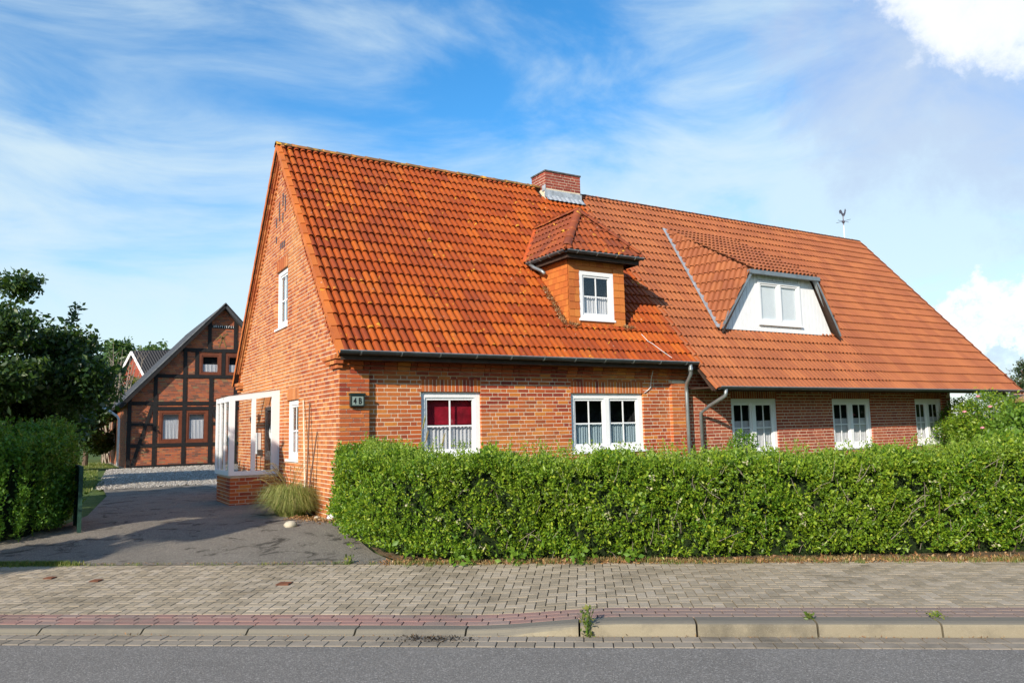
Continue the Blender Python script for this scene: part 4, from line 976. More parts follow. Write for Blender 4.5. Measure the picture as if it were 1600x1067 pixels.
g = G(); g.bar(tt0+Vector((-.1, 0, -.02)), tt1+Vector((.1, 0, -.02)), .10, .10); g.bar(tt0+Vector((0, .05, -.04)), tb0+Vector((0, .05, .1)), .06, .12, up=(0, 1, 0)); g.bar(tt1+Vector((0, .05, -.04)), tb1+Vector((0, .05, .1)), .06, .12, up=(0, 1, 0)); NH.part('fascia', g, m_zinc, nd)
gutter(NH, nroof, (8.2, -.92, EVN.z-.01), (NXR+.05, -.92, EVN.z-.01), .066)
g = G(); g.box((8.17, -.80, EVN.z-.10), (NXR, -.775, EVN.z)); g.prism([(8.17, -.775, EVN.z-.03), (8.17, .3, EVN.z-.03+.0), (8.17, .3, EVN.z+.0), (8.17, -.775, EVN.z)], (NXR-8.17, 0, 0)); NH.part('soffit', g, m_wood, nroof)
g = G(); g.tube([(8.4, -.92, EVN.z-.06), (8.4, -.90, EVN.z-.2), (8.5, -.3, 1.9), (8.52, .0, 1.75), (8.52, .0, 0)], .042, 10); NH.part('downpipe', g, m_zinc, nwall, smooth=True); g = G(); g.tube([(20.0, -.92, EVN.z-.06), (20.0, -.90, EVN.z-.25), (19.6, -.3, 1.7), (19.6, -.2, 1.5), (19.6, -.2, 0)], .05, 10); NH.part('downpipe', g, m_zinc, nwall, smooth=True)
for y in (.1,):
    g = G(); g.box((20.6, -.6, 0), (20.75, -.45, 2.25)); NH.part('post', g, m_wood)
# weathercock
wc = Thing('weathercock', (20.3, HW+.1, 8.05), 'dark rooster weathervane on a thin white pole above the far roof end', 'weathervane')
g = G(); g.tube([(20.3, HW+.1, 7.8), (20.3, HW+.1, 8.62)], .018, 6); wc.part('pole', g, m_white)
g = G(); g.tube([(20.3, HW+.1, 8.6), (20.3, HW+.1, 8.95)], .02, 6); g.tube([(20.0, HW+.1, 8.75), (20.6, HW+.1, 8.75)], .008, 5); g.tube([(20.3, HW-.2, 8.75), (20.3, HW+.4, 8.75)], .008, 5)
g.tube([(20.3, HW+.1, 8.66), (20.3, HW+.1, 8.72), (20.3, HW+.1, 8.8)], [.02, .06, .02], 8); wc.part('compass_arms', g, m_vane)
cock = [(0, .0), (.05, .02), (.10, .09), (.14, .16), (.15, .24), (.19, .26), (.16, .29), (.15, .34), (.12, .31), (.10, .26), (.07, .17), (.01, .12), (-.04, .13), (-.07, .20), (-.12, .26), (-.19, .25), (-.23, .18), (-.20, .08), (-.15, .12), (-.10, .08), (-.06, .02)]
g = G(); g.prism([(20.32+x*.95, HW+.09, 8.93+z*.9) for x, z in cock], (0, .02, 0)); wc.part('rooster', g, m_vane)
# ================================================================ HALF-TIMBERED HOUSE
TY = 27.3
m_pipew = simple('pale_pipe', (.55, .58, .62), .5)
T = Thing('half_timbered_house', (2.87, 32, 0), 'half-timbered brick house with black beams and brown framed windows behind the gravel yard', 'house')
tax, taz, tex, tez = 2.87, 8.0, -1.72, 2.99
TXL, TXR = -1.36, 7.10
slp = (taz-tez)/(tax-tex)
def tl(z): return TXL if z < 3.30 else max(TXL, tex+(z-tez+.08)/slp)
def tr_(z): return TXR if z < 3.30 else min(TXR, 2*tax-(tex+(z-tez+.08)/slp))
mpT = plane_map((0, TY, 0), (1, 0, 0), (0, -1, 0))
TWs = [(.03, 1.07, 1.17, 2.70), (1.20, 2.23, 1.15, 2.70), (1.76, 2.80, 4.42, 5.52), (3.0, 4.04, 4.42, 5.52)]
zk = tez-.08+(TXL-tex)*slp
g = backing(mpT, strips([-.2, zk, 7.85], tl, tr_, TWs), Bv, -.008, .25)
g.box((TXL+.006, TY+.2, -.2), (TXL+.2, 40, zk)); g.box((TXR-.2, TY+.2, -.2), (TXR, 40, zk)); twall = T.part('wall', g, m_tmortar)
lay(T, twall, courses(tl, tr_, 0, 7.8, TWs, 'run', ch=.083, z0=1.0, st=.25), mpT, A_, Bv, m_tbrick, stuffname='infill_bricks')
lay(T, twall, courses(lambda z: -40, lambda z: -TY-.2, 0, 3., [], 'run', ch=.083, z0=1.0, st=.25), plane_map((TXL, 0, 0), (0, -1, 0), (-1, 0, 0)), (0, -1, 0), (-1, 0, 0), m_tbrick, stuffname='side_bricks')
bm_ = .17
def beam(a, b, w_=bm_):
    g = G(); g.bar((a[0], TY-.03, a[1]), (b[0], TY-.03, b[1]), w_, .09, up=(0, 1, 0)) if False else None
    p, q_ = Vector((a[0], TY-.005, a[1])), Vector((b[0], TY-.005, b[1])); d = (q_-p).normalized(); s = Vector((0, 1, 0)); u = s.cross(d)
    o_ = random.uniform(0, .004); g.obox((p+q_)/2+Vector((0, -o_, 0)), d, s, u, (q_-p).length, .07, w_); T.part('beam', g, m_beam, twall)
for x, za, zb in ((-1.25, 0, 3.3), (-.16, 0, 4.45), (1.13, 0, 5.75), (2.34, 0, 4.3), (3.5, 0, 4.3), (4.7, 0, 5.6), (5.9, 0, 4.4), (7.0, 0, 3.2), (2.23, 5.70, 7.2), (3.46, 5.70, 7.2), (1.66, 4.35, 5.6), (2.9, 4.35, 5.6), (4.12, 4.35, 5.6)): beam((x, za), (x, zb))
for z, xa, xb in ((.06, -1.3, 7.05), (1.06, -1.3, 7.05), (2.80, -.16, 7.05), (3.05, -1.3, 7.05), (4.36, -.25, 6.1), (5.66, 1.0, 4.8)): beam((xa, z), (xb, z))
for z in (2.05,): beam((-1.25, z), (-.16, z), .14); beam((2.34, z), (3.5, z), .14)
beam((-.27, 2.95), (-1.08, .1), .15); beam((2.42, 2.7), (3.3, .9), .14); beam((2.23, 6.86), (3.46, 6.86), .13)
for (a, b, c, d), cf in zip(TWs, (.74, .74, .5, .5)): window(T, twall, mpT, A_, Bv, a, b, c, d, rec=-.02, fw=.12, mat=m_brownf, muntin=False, curtain=True, cur_frac=cf, sash=.06, sill=True, room=(m_curt if cf > .6 else m_dark), depth=.25)
g = G(); xx = 2.40
for s_ in ((0, .13, 0), (.05, .09, 1), (.11, .02, 0), (.20, .11, 0), (.29, .06, 1), (.40, .1, 0), (.5, .05, 1), (.6, .1, 0), (.7, .08, 1), (.82, .05, 0), (.92, .05, 0)):
    g.box((xx+s_[0], TY-.062, 6.82), (xx+s_[0]+.022, TY-.05, 6.93)); 
    if s_[2]: g.box((xx+s_[0], TY-.062, 6.91), (xx+s_[0]+.07, TY-.05, 6.93))
T.part('inscription', g, m_whitew, twall)
g = G(); cx_ = 2.84
for a, b in (((cx_-.22, 6.55), (cx_+.06, 6.25)), ((cx_+.22, 6.55), (cx_-.06, 6.25)), ((cx_, 6.35), (cx_-.17, 5.83)), ((cx_, 6.35), (cx_+.17, 5.83)), ((cx_-.3, 6.2), (cx_-.1, 6.4))):
    g.bar((a[0], TY-.004, a[1]), (b[0], TY-.004, b[1]), .02, .045, up=(0, 0, 1))
T.part('brick_ornament', g, simple('ornament_brick', (.20, .14, .05), .9), twall)
g = G()
def trs(sign):
    e = Vector((tax-sign*(tax-tex), 0, tez)); a = Vector((tax, 0, taz)); y0, y1 = TY-.42, 40.3; n = (Vector((-sign*slp, 0, 1))).normalized()
    g.prism([Vector((e.x, y0, e.z)), Vector((a.x, y0, a.z)), Vector((a.x, y1, a.z)), Vector((e.x, y1, e.z))], -n*.14)
trs(1); trs(-1); troof = T.part('roof', g, simple('dark_roof', (.06, .062, .068), .8, 0, .3, .01, 12))
g = G(); e0 = Vector((tex, TY-.43, tez)); a0 = Vector((tax, TY-.43, taz))
g.bar(e0+Vector((0, 0, .02)), a0+Vector((0, 0, .02)), .05, .05); T.part('verge_strip', g, simple('pale_verge', (.17, .175, .18), .6, 0, .3, 0, 8), troof)
g = G(); g.bar(Vector((2*tax-tex, TY-.43, tez+.02)), a0+Vector((0, 0, .02)), .05, .05); g.bar(e0+Vector((.05, .02, -.14)), a0+Vector((.0, .02, -.14)), .04, .14, up=(0, 0, 1)); T.part('barge_board', g, m_beam, troof)
g = G(); g.tube([(-2.35, TY+.2, 2.86), (-2.2, TY+.1, 2.78), (-1.75, TY+.05, 2.45), (-1.68, TY+.05, 2.3), (-1.68, TY+.05, .15)], .06, 8); T.part('downpipe', g, m_pipew, twall, smooth=True)
m_x = 0
# far red house with black roof
FR = Thing('red_house', (2, 50, 0), 'small red brick house with black tiled roof and white bargeboard far behind', 'house')
fx, fy = 1.1, 47.5
g = G(); g.prism([(fx-1.6, fy, 0), (fx+1.6, fy-.9, 0), (fx+1.6, fy-.9, 4.2), (fx-.55, fy-.3, 7.3), (fx-1.6, fy, 4.2)], (1.5, 6, 0)); 
g = G()
dF = Vector((2.04, -1.22, .0)).normalized(); dB = Vector((dF.y*-1, dF.x, 0))
pk = Vector((.52, 47.7, 7.5)); wE = 4.2
gf = G(); b0 = pk+dB*0
# gable faces left-front, ridge runs to the right
gd_ = Vector((-.55, 1, 0)).normalized(); L0 = pk-Vector((0, 0, 0))
p1 = pk-gd_*2.2; p2 = pk+gd_*2.2
gf.prism([(p1.x, p1.y, 0), (p2.x, p2.y, 0), (p2.x, p2.y, 4.9), tuple(pk-Vector((0, 0, .12))), (p1.x, p1.y, 4.9)], dF*9); fw_ = FR.part('wall', gf, m_nbrick)
gr_ = G(); o1 = Vector((p1.x, p1.y, 4.75))-gd_*.15; o2 = Vector((p2.x, p2.y, 4.75))+gd_*.15
gr_.prism([o1-dF*.25, pk-dF*.25, pk+dF*9, o1+dF*9], (0, 0, .08)); gr_.prism([o2-dF*.25, pk-dF*.25, pk+dF*9, o2+dF*9], (0, 0, .08)); frf = FR.part('roof', gr_, m_black)
g = G(); ng = 46
for i in range(ng):
    a = o1+dF*(-.2+i*.2)+Vector((0, 0, .1)); b = pk+dF*(-.2+i*.2)+Vector((0, 0, .1)); g.bar(a, b, .09, .05)
FR.part('tile_ribs', g, m_black, frf)
g = G(); g.bar(o1-dF*.3, pk-dF*.3, .05, .22); g.bar(o2-dF*.3, pk-dF*.3, .05, .22); FR.part('bargeboard', g, m_whitew, frf)
# ================================================================ VEGETATION
def chaikin(path, k=3):
    p = np.array(path, float)
    for _ in range(k): q = np.empty((2*len(p)-2, 2)); q[0::2] = p[:-1]*.75+p[1:]*.25; q[1::2] = p[:-1]*.25+p[1:]*.75; p = np.vstack([p[:1], q, p[-1:]])
    return p
def hedge_points(path, hw, hf, n, r, zf, shell=.32, wob=.10, z_over=0.):
    path = chaikin(path); seg = np.linalg.norm(np.diff(path, axis=0), axis=1); cum = np.concatenate([[0], np.cumsum(seg)]); tot = cum[-1]
    u = r.random(n)*tot; x = np.interp(u, cum, path[:, 0]); y = np.interp(u, cum, path[:, 1])
    i = np.clip(np.searchsorted(cum, u)-1, 0, len(seg)-1); d = np.diff(path, axis=0)[i]/seg[i][:, None]; nrm_ = np.stack([d[:, 1], -d[:, 0]], 1)
    # points on a rounded rectangular section shell
    hh = hf(x); a = r.random(n); side = np.where(a < .66, -1., 1.)   # nearer side gets more
    topm = r.random(n) < .34
    v = r.random(n); off = np.where(topm, (r.random(n)*2-1)*hw, (hw-shell*r.random(n)**1.6)*1.0); z = np.where(topm, 1-shell/hh*.8*r.random(n)**1.5, v)
    sgn = np.where(topm, 1., np.where(r.random(n) < .72, 1., -1.)); off = off*sgn
    w = wob*(np.sin(u*2.3+z*5)+np.sin(u*4.1-z*7+1)+.45*np.sin(u*9.7+z*17+2*np.sin(z*6+u)))/2.4
    w = w+r.normal(size=n)*.045; off = off+np.sign(off)*w; bulge = 1-.16*(np.abs(z-.45)*1.3)**2
    P = np.zeros((n, 3)); ss = x+nrm_[:, 0]*off*bulge; tt = y+nrm_[:, 1]*off*bulge
    E3, N3, O3 = np.array(E_), np.array(N_), np.array(O)
    P = O3+ss[:, None]*E3+tt[:, None]*N3; zb = np.array([zf(a_, b_) for a_, b_ in zip(ss, tt)]); tw = .05*np.sin(u*3.7)+.04*np.sin(u*8.3+1)+.03*np.sin(u*17)
    P[:, 2] = zb+.05+z*(hh+tw)
    out = (nrm_[:, 0]*np.sign(off))[:, None]*E3+(nrm_[:, 1]*np.sign(off))[:, None]*N3; out = np.where(topm[:, None], np.array([0, 0, 1.]), out)
    return P, out
def shoots(path, hw, hf, n, r, zf, hmin=.08, hmax=.3):
    """upright new shoots on top: rows of small leaves up a stem"""
    path = np.array(path, float); seg = np.linalg.norm(np.diff(path, axis=0), axis=1); cum = np.concatenate([[0], np.cumsum(seg)]); P = []
    for _ in range(n):
        u = r.random()*cum[-1]; x = np.interp(u, cum, path[:, 0]); y = np.interp(u, cum, path[:, 1])+(r.random()*2-1)*hw*.95; h = r.uniform(hmin, hmax)*r.random()**.6
        dx, dy = r.normal(size=2)*.12; z0 = zf(x, y)+hf(np.array([x]))[0]-.03; k = int(h/.012)+3; b = ST(x, y, z0)
        for j in range(k): q = j/k*h; P.append((b.x+dx*q+r.normal()*.008, b.y+dy*q+r.normal()*.008, b.z+q))
    return np.array(P)
def core(path, hw, hf, zf, inset=.2):
    g = G(); path = [Vector((p[0], p[1], 0)) for p in chaikin(path)]; rings = []
    pts = []
    for a, b in zip(path[:-1], path[1:]):
        n = max(1, int((b-a).length/.4))
        for i in range(n): pts.append(a.lerp(b, i/n))
    pts.append(path[-1])
    for i, p in enumerate(pts):
        d = (pts[min(i+1, len(pts)-1)]-pts[max(0, i-1)]).normalized(); nn = Vector((d.y, -d.x, 0)); h = float(hf(np.array([p.x]))[0]); ring = []
        for o_, z in ((hw-inset, .0), (hw-inset, h*.80), ((hw-inset)*.6, h-.07), (-(hw-inset)*.6, h-.07), (-(hw-inset), h*.8), (-(hw-inset), 0)):
            k = 1+.12*math.sin(i*1.9+z*5); q = p+nn*o_*k; ring.append(ST(q.x, q.y, zf(q.x, q.y)+z+(.03 if z else -.05)))
        rings.append(ring)
    m_ = 6; V = [q for R in rings for q in R]; F = []
    for i in range(len(rings)-1):
        for k in range(m_): F.append((i*m_+k, (i+1)*m_+k, (i+1)*m_+(k+1) % m_, i*m_+(k+1) % m_))
    F += [tuple(range(m_)), tuple(range((len(rings)-1)*m_, len(rings)*m_))]
    g.add(V, F); return g
def sprigs(P, out, r, k=11, L=.11, stepw=.012, upw=.9):
    n = len(P); d = out*.55+np.array([0, 0, upw])+r.normal(size=(n, 3))*.38; d /= np.linalg.norm(d, axis=1)[:, None]; l = L*r.uniform(.5, 1.4, n)[:, None]
    Q = [P+d*l*(j/k)+r.normal(size=(n, 3))*stepw for j in range(k)]; return np.concatenate(Q), np.concatenate([d*.9+out*.3]*k)
r1 = np.random.default_rng(21)
HP = [(-3.0, 5.95), (-2.68, 4.85), (-2.1, 3.9), (-1.3, 3.35), (0, 3.42), (2, 3.45), (5, 3.6), (9.2, 3.85)]
def hh1(x): return np.interp(x, [-3.4, -2.4, -1.5, -.5, .5, 1.6, 3, 4.5, 6, 9], [1.24, 1.30, 1.33, 1.32, 1.28, 1.27, 1.24, 1.24, 1.34, 1.42])-.16
HD = Thing('privet_hedge', ST(2, 3.5, -.15), 'long bright green clipped privet hedge between the pavement and the brick house', 'hedge')
HD.part('branch_mass', core(HP, .52, hh1, ground_z, .26), m_core)  # dark solid core added inside the leaves to stop light passing through
P, out = hedge_points(HP, .50, hh1, 21000, r1, ground_z, .17, .12); hz = np.sin(P[:, 0]*3.1+P[:, 2]*4.7)*np.sin(P[:, 1]*4.3-P[:, 2]*3.9+1.3)+.7*np.sin(P[:, 0]*8.3-P[:, 1]*5.1+P[:, 2]*9.); kp = r1.random(len(P)) > np.clip((hz-.35)*.9, 0, .75); P, out = P[kp], out[kp]
P, out = sprigs(P, out, r1); leaf_mesh('foliage', P, .040, m_hedge, HD.o, 'stuff', L=HD.L, up=.3, seed=2, outward=out)
P = shoots(HP, .5, hh1, 3600, r1, ground_z, .06, .42); leaf_mesh('new_shoots', P, .032, leafmat('privet_shoot', [(0, (.13, .24, .018)), (.6, (.22, .34, .03)), (1, (.34, .42, .06))]), HD.o, 'stuff', L=HD.L, up=1.2, seed=3)
g = G()
for i in range(60):
    s = r1.uniform(-1.2, 8); t = 3.5+r1.uniform(-.25, .2); h = r1.uniform(.3, .8); a, b = r1.normal(size=2)*.12; g.tube([ST(s, t, ground_z(s, t)-.02), ST(s+a, t+b, h*.5), ST(s+a*2, t+b-.05, h)], [.012, .008, .004], 5)
HD.part('stem', g, m_trunk, kind='stuff')
g = G()
for i in range(170):
    s = r1.uniform(-1.9, 7.6); t = np.interp(s, [-2, -1, 0, 2, 5, 8], [3.6, 2.95, 2.88, 2.9, 3.05, 3.2])+r1.uniform(-.04, .06); z = r1.uniform(.02, 1.05); a, b = r1.normal(size=2)*.09; g.tube([ST(s, t+.06, ground_z(s, t)+z), ST(s+a*.5, t+.01, ground_z(s, t)+z+.08), ST(s+a, t-.03, ground_z(s, t)+z+.08+abs(b))], [.004, .003, .0015], 4)
HD.part('dry_twigs', g, m_twig, kind='stuff')
# pale flower clusters
P = []
for i in range(26):
    s = r1.uniform(-1.8, 6.8); z = r1.uniform(.1, 1.2); c = ST(s, 2.86+.04*r1.normal(), z-.1)
    for j in range(12): P.append(tuple(np.array(c)+r1.normal(size=3)*.022))
leaf_mesh('blossom', np.array(P), .022, simple('cream_blossom', (.40, .38, .22), .8), HD.o, 'stuff', L=HD.L, seed=5, aspect=.8)
# left hedge
HL = [(-16, 4.4), (-9.5, 4.4), (-8.4, 4.65), (-9.3, 6.1)]
def hh2(x): return np.interp(x, [-16, -9.7, -9.2, -8.8, -8.45, -8.1], [1.60, 1.58, 1.50, 1.36, 1.14, .9])
H2 = Thing('dark_hedge', ST(-9, 4.5, -.1), 'tall shaggy dark green hedge left of the driveway, half in shade', 'hedge')
H2.part('branch_mass', core(HL, .65, hh2, ground_z, .36), m_core)  # added dark core again, a solid body that keeps the hedge opaque to light
r2 = np.random.default_rng(22)
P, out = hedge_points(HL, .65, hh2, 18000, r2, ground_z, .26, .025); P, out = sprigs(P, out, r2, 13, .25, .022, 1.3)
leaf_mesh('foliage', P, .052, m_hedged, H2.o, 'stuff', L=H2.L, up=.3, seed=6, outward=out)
P = shoots([(-12, 4.4), (-9.3, 4.45), (-8.4, 4.8)], .6, hh2, 760, r2, ground_z, .18, .62); leaf_mesh('new_shoots', P, .045, leafmat('dark_hedge_shoot', [(0, (.10, .22, .02)), (1, (.20, .34, .035))]), H2.o, 'stuff', L=H2.L, up=.9, seed=7)
# green mesh gate leaf beside it
GP = Thing('garden_gate', ST(-7.7, 5.2, -.05), 'dark green mesh gate standing open against the left hedge', 'gate')
a, b = ST(-7.62, 5.1, 0), ST(-8.15, 5.75, 0); zg = -.08
g = G(); g.bar(a+Vector((0, 0, zg)), a+Vector((0, 0, 1.02)), .06, .06, up=(1, 0, 0)); g.bar(b+Vector((0, 0, zg)), b+Vector((0, 0, 1.02)), .05, .05, up=(1, 0, 0)); g.bar(a+Vector((0, 0, 1.0)), b+Vector((0, 0, 1.0)), .04, .05); g.bar(a+Vector((0, 0, .05)), b+Vector((0, 0, .05)), .04, .05); GP.part('gate_frame', g, m_greenp)
g = G(); g.prism([a+Vector((0, 0, .07)), b+Vector((0, 0, .07)), b+Vector((0, 0, .98)), a+Vector((0, 0, .98))], (.008, .004, 0)); GP.part('screen', g, m_greenp)
# galvanised gate by the house corner
GG = Thing('metal_gate', ST(-3.45, 5.9, 0), 'grey galvanised slatted metal gate half hidden at the house corner', 'gate')
g = G(); c0 = Vector((-.02, -.16, 0)); dd = E_
g.bar(c0+Vector((0, 0, -.05)), c0+Vector((0, 0, .98)), .05, .05, up=(1, 0, 0)); GG.part('post', g, m_galv)
for i in range(5): 
    g = G(); p = c0+E_*(.08+i*.075)+N_*(-.02); g.bar(p+Vector((0, 0, .05)), p+Vector((0, 0, .94)), .035, .012, up=N_); GG.part('slat', g, m_galv)
g = G(); g.bar(c0+E_*.04+Vector((0, 0, .9)), c0+E_*.45+Vector((0, 0, .9)), .02, .03); g.bar(c0-E_*.09+Vector((0, 0, .955)), c0+E_*.12+Vector((0, 0, .965)), .05, .014); GG.part('rail', g, m_galv)
g = G(); g.tube([c0+N_*-.02+E_*.05+Vector((0, 0, .97)), c0+E_*.05+Vector((0, 0, 1.02))], [.03, .008], 8); GG.part('knob', g, m_iron)
# trees --------------------------------------------------------------
def tree(name, base, h, crown, label, mat, nleaf, lsize, seed, trunk_r=.2, group=None, lobes=26, zlow=.25, flat=1., fork=.35, trunkm=m_trunk, density=.5):
    r = np.random.default_rng(seed); base = Vector(base); t = Thing(name, base, label, 'tree', group)
    g = G(); top = base+Vector((0, 0, h*.8)); g.tube([base-Vector((0, 0, .1)), base+Vector((.05, 0, h*.3)), base+Vector((-.05, .05, h*.55)), top], [trunk_r, trunk_r*.75, trunk_r*.45, trunk_r*.12], 8)
    rx, ry, rz = crown; cz = h-rz; cs = []
    for i in range(lobes):
        while True:
            v = r.uniform(-1, 1, 3)
            if .25 < np.linalg.norm(v) < 1: break
        v = v*(.62+.38*r.random()); c = np.array([base.x+v[0]*rx, base.y+v[1]*ry, base.z+cz+v[2]*rz]); 
        if c[2] < base.z+h*zlow: c[2] = base.z+h*(zlow+.1*r.random())
        cs.append((c, r.uniform(.16, .36)*min(rx, rz)))
        z0_ = base.z+h*r.uniform(.2, .6); s0 = Vector((base.x, base.y, z0_)); e = Vector(c); mid = s0.lerp(e, .5)+Vector((0, 0, .12*h*r.random())); g.tube([s0, mid, e], [trunk_r*.3, trunk_r*.16, .012], 5)
    t.part('trunk', g, trunkm)
    P = []
    wts = np.array([c[1]**2 for c in cs]); wts /= wts.sum()
    for (c, rad), w in zip(cs, wts):
        n = int(nleaf*w); v = r.normal(size=(n, 3)); v /= np.linalg.norm(v, axis=1)[:, None]; q = r.random(n)**density; P.append(c+v*(rad*q)[:, None]*np.array([1.15, 1.15, .75])+r.normal(size=(n, 3))*rad*.12)
        # twigs sticking out
        for k in range(3):
            d = r.normal(size=3); d[2] = abs(d[2])*.6; d /= np.linalg.norm(d); m_ = max(4, int(n*.03)); q = r.random(m_)[:, None]*rad*.9+rad*.8; P.append(c+d*q+r.normal(size=(m_, 3))*rad*.07)
    P = np.concatenate(P); P = P[P[:, 2] > base.z+.1]
    leaf_mesh('crown', P, lsize, mat, t.o, 'stuff', L=t.L, up=-.1, seed=seed, aspect=.6); return t
def atpx(px, py, d): return CAM+ray(px, py)*d
def gnd(px, d): p = atpx(px, 660, d); return Vector((p.x, p.y, -.05))
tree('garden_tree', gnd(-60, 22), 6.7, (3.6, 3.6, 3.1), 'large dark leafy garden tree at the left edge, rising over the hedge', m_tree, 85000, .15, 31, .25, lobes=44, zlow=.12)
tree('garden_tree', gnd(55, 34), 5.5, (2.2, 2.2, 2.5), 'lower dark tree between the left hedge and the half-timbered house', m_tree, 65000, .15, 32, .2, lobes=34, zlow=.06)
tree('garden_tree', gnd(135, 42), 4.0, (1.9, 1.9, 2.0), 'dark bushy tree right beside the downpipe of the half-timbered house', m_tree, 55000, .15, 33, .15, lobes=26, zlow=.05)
tree('broadleaf_tree', gnd(205, 68), 10.2, (4.4, 4, 3.6), 'round green tree behind the black roofed house', m_bg, 16000, .32, 34, .25, lobes=26)
tree('broadleaf_tree', gnd(250, 72), 10.0, (3.0, 3, 2.4), 'pale green tree crown just right of the round tree, behind the roofs', m_bg, 7000, .30, 35, .25, lobes=14)
tree('broadleaf_tree', gnd(165, 50), 6.6, (3.4, 3, 2.9), 'olive green loose tree below the bare twigs', m_bg, 16000, .20, 36, .2, lobes=28, zlow=.1)
tree('broadleaf_tree', gnd(120, 62), 6.2, (4.4, 3, 2.9), 'far green tree in the gap beside the dark garden trees', m_bg, 12000, .25, 37, .2, lobes=24, zlow=.1)
# bare twiggy tree
bt_ = Thing('bare_tree', gnd(178, 46), 'leafless pale twiggy tree against the sky left of the far red house', 'tree'); g = G(); r = np.random.default_rng(8)
for k in range(26):
    b = bt_.L+Vector((r.normal()*.2, r.normal()*.2, 0)); dx, dy = r.normal(size=2)*np.array([1.1, 1.]); hh_ = r.uniform(5.2, 7.4); pts = [b, b+Vector((dx*.35, dy*.35, hh_*.4)), b+Vector((dx*.8, dy*.8, hh_*.75)), b+Vector((dx*1.05, dy, hh_))]; g.tube(pts, [.05, .035, .02, .006], 4)
    for j in range(9):
        q = r.uniform(.45, .95); p = pts[1].lerp(pts[3], (q-.4)/.6); e = p+Vector((r.normal()*.35, r.normal()*.35, r.uniform(.25, .9))); g.tube([p, e], [.014, .004], 3)
bt_.part('branch_mass', g, m_twig)
# right background
def shrub(name, base, rx, rz, label, mat, n, ls, seed, cat='shrub'):
    r = np.random.default_rng(seed); base = Vector(base); t = Thing(name, base, label, cat); g = G()
    for i in range(9):
        a = r.random()*6.3; g.tube([base, base+Vector((math.cos(a)*rx*.3, math.sin(a)*rx*.3, rz*.9)), base+Vector((math.cos(a)*rx*.6, math.sin(a)*rx*.6, rz*1.5))], [.03, .02, .006], 5)
    t.part('stem', g, m_trunk); v = r.normal(size=(n, 3)); v /= np.linalg.norm(v, axis=1)[:, None]; k = 1+.18*np.sin(v[:, 0]*7+1)*np.sin(v[:, 1]*6)+.15*np.sin(v[:, 2]*9); q = (r.random(n)**.28)*k
    P = np.array(base)+v*q[:, None]*np.array([rx, rx, rz])+np.array([0, 0, rz]); P = P[P[:, 2] > base.z]; leaf_mesh('foliage', P, ls, mat, t.o, 'stuff', L=t.L, seed=seed); return t
m_pink = simple('pink_petal', (.68, .26, .30), .7)
rs = shrub('rose_bush', gnd(1545, 21.5), 1.15, 1.08, 'tall rose bush with a few pink blooms below the far roof corner', m_hedge, 22000, .06, 41)
g = G()
for px, py, d in ((1547, 635, 20.3), (1528, 619, 20.6), (1507, 643, 20.5), (1535, 668, 20.4)):
    c = atpx(px, py, d); g = G()
    for k in range(14):
        a = k*2.4; e = .015+.003*k; q = c+Vector((math.cos(a)*e, math.sin(a)*e, .01*math.sin(k))); nrm0 = Vector((math.cos(a), math.sin(a), .5)).normalized(); t1 = nrm0.cross(Vector((0, 0, 1))).normalized(); t2 = nrm0.cross(t1)
        g.add([q-t1*.028, q-t2*.028, q+t1*.028, q+t2*.028+nrm0*.01], [(0, 1, 2), (0, 2, 3)])
    rs.part('bloom', g, m_pink)
shrub('lilac_bush', gnd(1500, 22.5), .8, 1.0, 'dark green bush against the far end of the brick wall', m_hedged, 12000, .06, 42)
shrub('leafy_bush', gnd(1590, 19), .75, .85, 'pale green bush with long pointed leaves at the right edge', m_lime, 3600, .13, 43)
shrub('round_bush', (9.0, -.75, 0), .42, .62, 'dark green rounded bush beside the downpipe between both house halves', m_hedged, 7000, .05, 44)
tree('background_tree', gnd(1612, 33), 4.4, (1.8, 1.8, 1.7), 'tree with reddish tips at the right edge beyond the roof', leafmat('purple_green_leaf', [(0, (.03, .07, .02)), (.7, (.06, .11, .03)), (1, (.16, .08, .07))]), 14000, .09, 45, .12, lobes=20)
shd = Thing('garden_shed', gnd(1640, 23), 'dark brown shed with pale orange roof edge cut off at the right edge', 'shed')
g = G(); b = shd.L; g.obox(b+Vector((0, 0, 1.05)), hR, hF, (0, 0, 1), 1.6, 2, 2.1); shd.part('wall', g, simple('shed_wood', (.10, .05, .04), .8))
g = G(); g.prism([b-hR*1.0-hF*1.2+Vector((0, 0, 1.98)), b+hR*1.0-hF*1.2+Vector((0, 0, 2.5)), b+hR*1.0-hF*1.2+Vector((0, 0, 2.58)), b-hR*1.0-hF*1.2+Vector((0, 0, 2.08))], hF*2.4); shd.part('roof', g, simple('shed_roof', (.50, .28, .16), .8))
# vine on far house
shrub('climbing_vine', Vector((.75, 47.0, 3.4)), 1.0, 1.05, 'yellow green climbing vine over the far red gable', m_vine, 3800, .16, 46, 'vine')
# shade trees left of the frame
def shade():
    pass
SHADE = [(-10.1, 8.4, 5.75, (1.7, 1.7, 1.45), 51, 'leafy tree beside the driveway just beyond the left edge'), (-10.0, 5.0, 3.62, (.8, .8, .42), 52, 'low tree by the street just beyond the left edge'),
         (-10.0, 3.7, 5.7, (.9, .9, .5), 54, 'slender street tree with a small high crown beyond the left edge'), (-13.0, 12.5, 5.8, (2.0, 2.0, 1.7), 53, 'tall tree behind the left hedge beyond the left edge'), (-11.3, 10.1, 5.5, (1.6, 1.6, 1.4), 55, 'bushy tree between the two others beyond the left edge')]
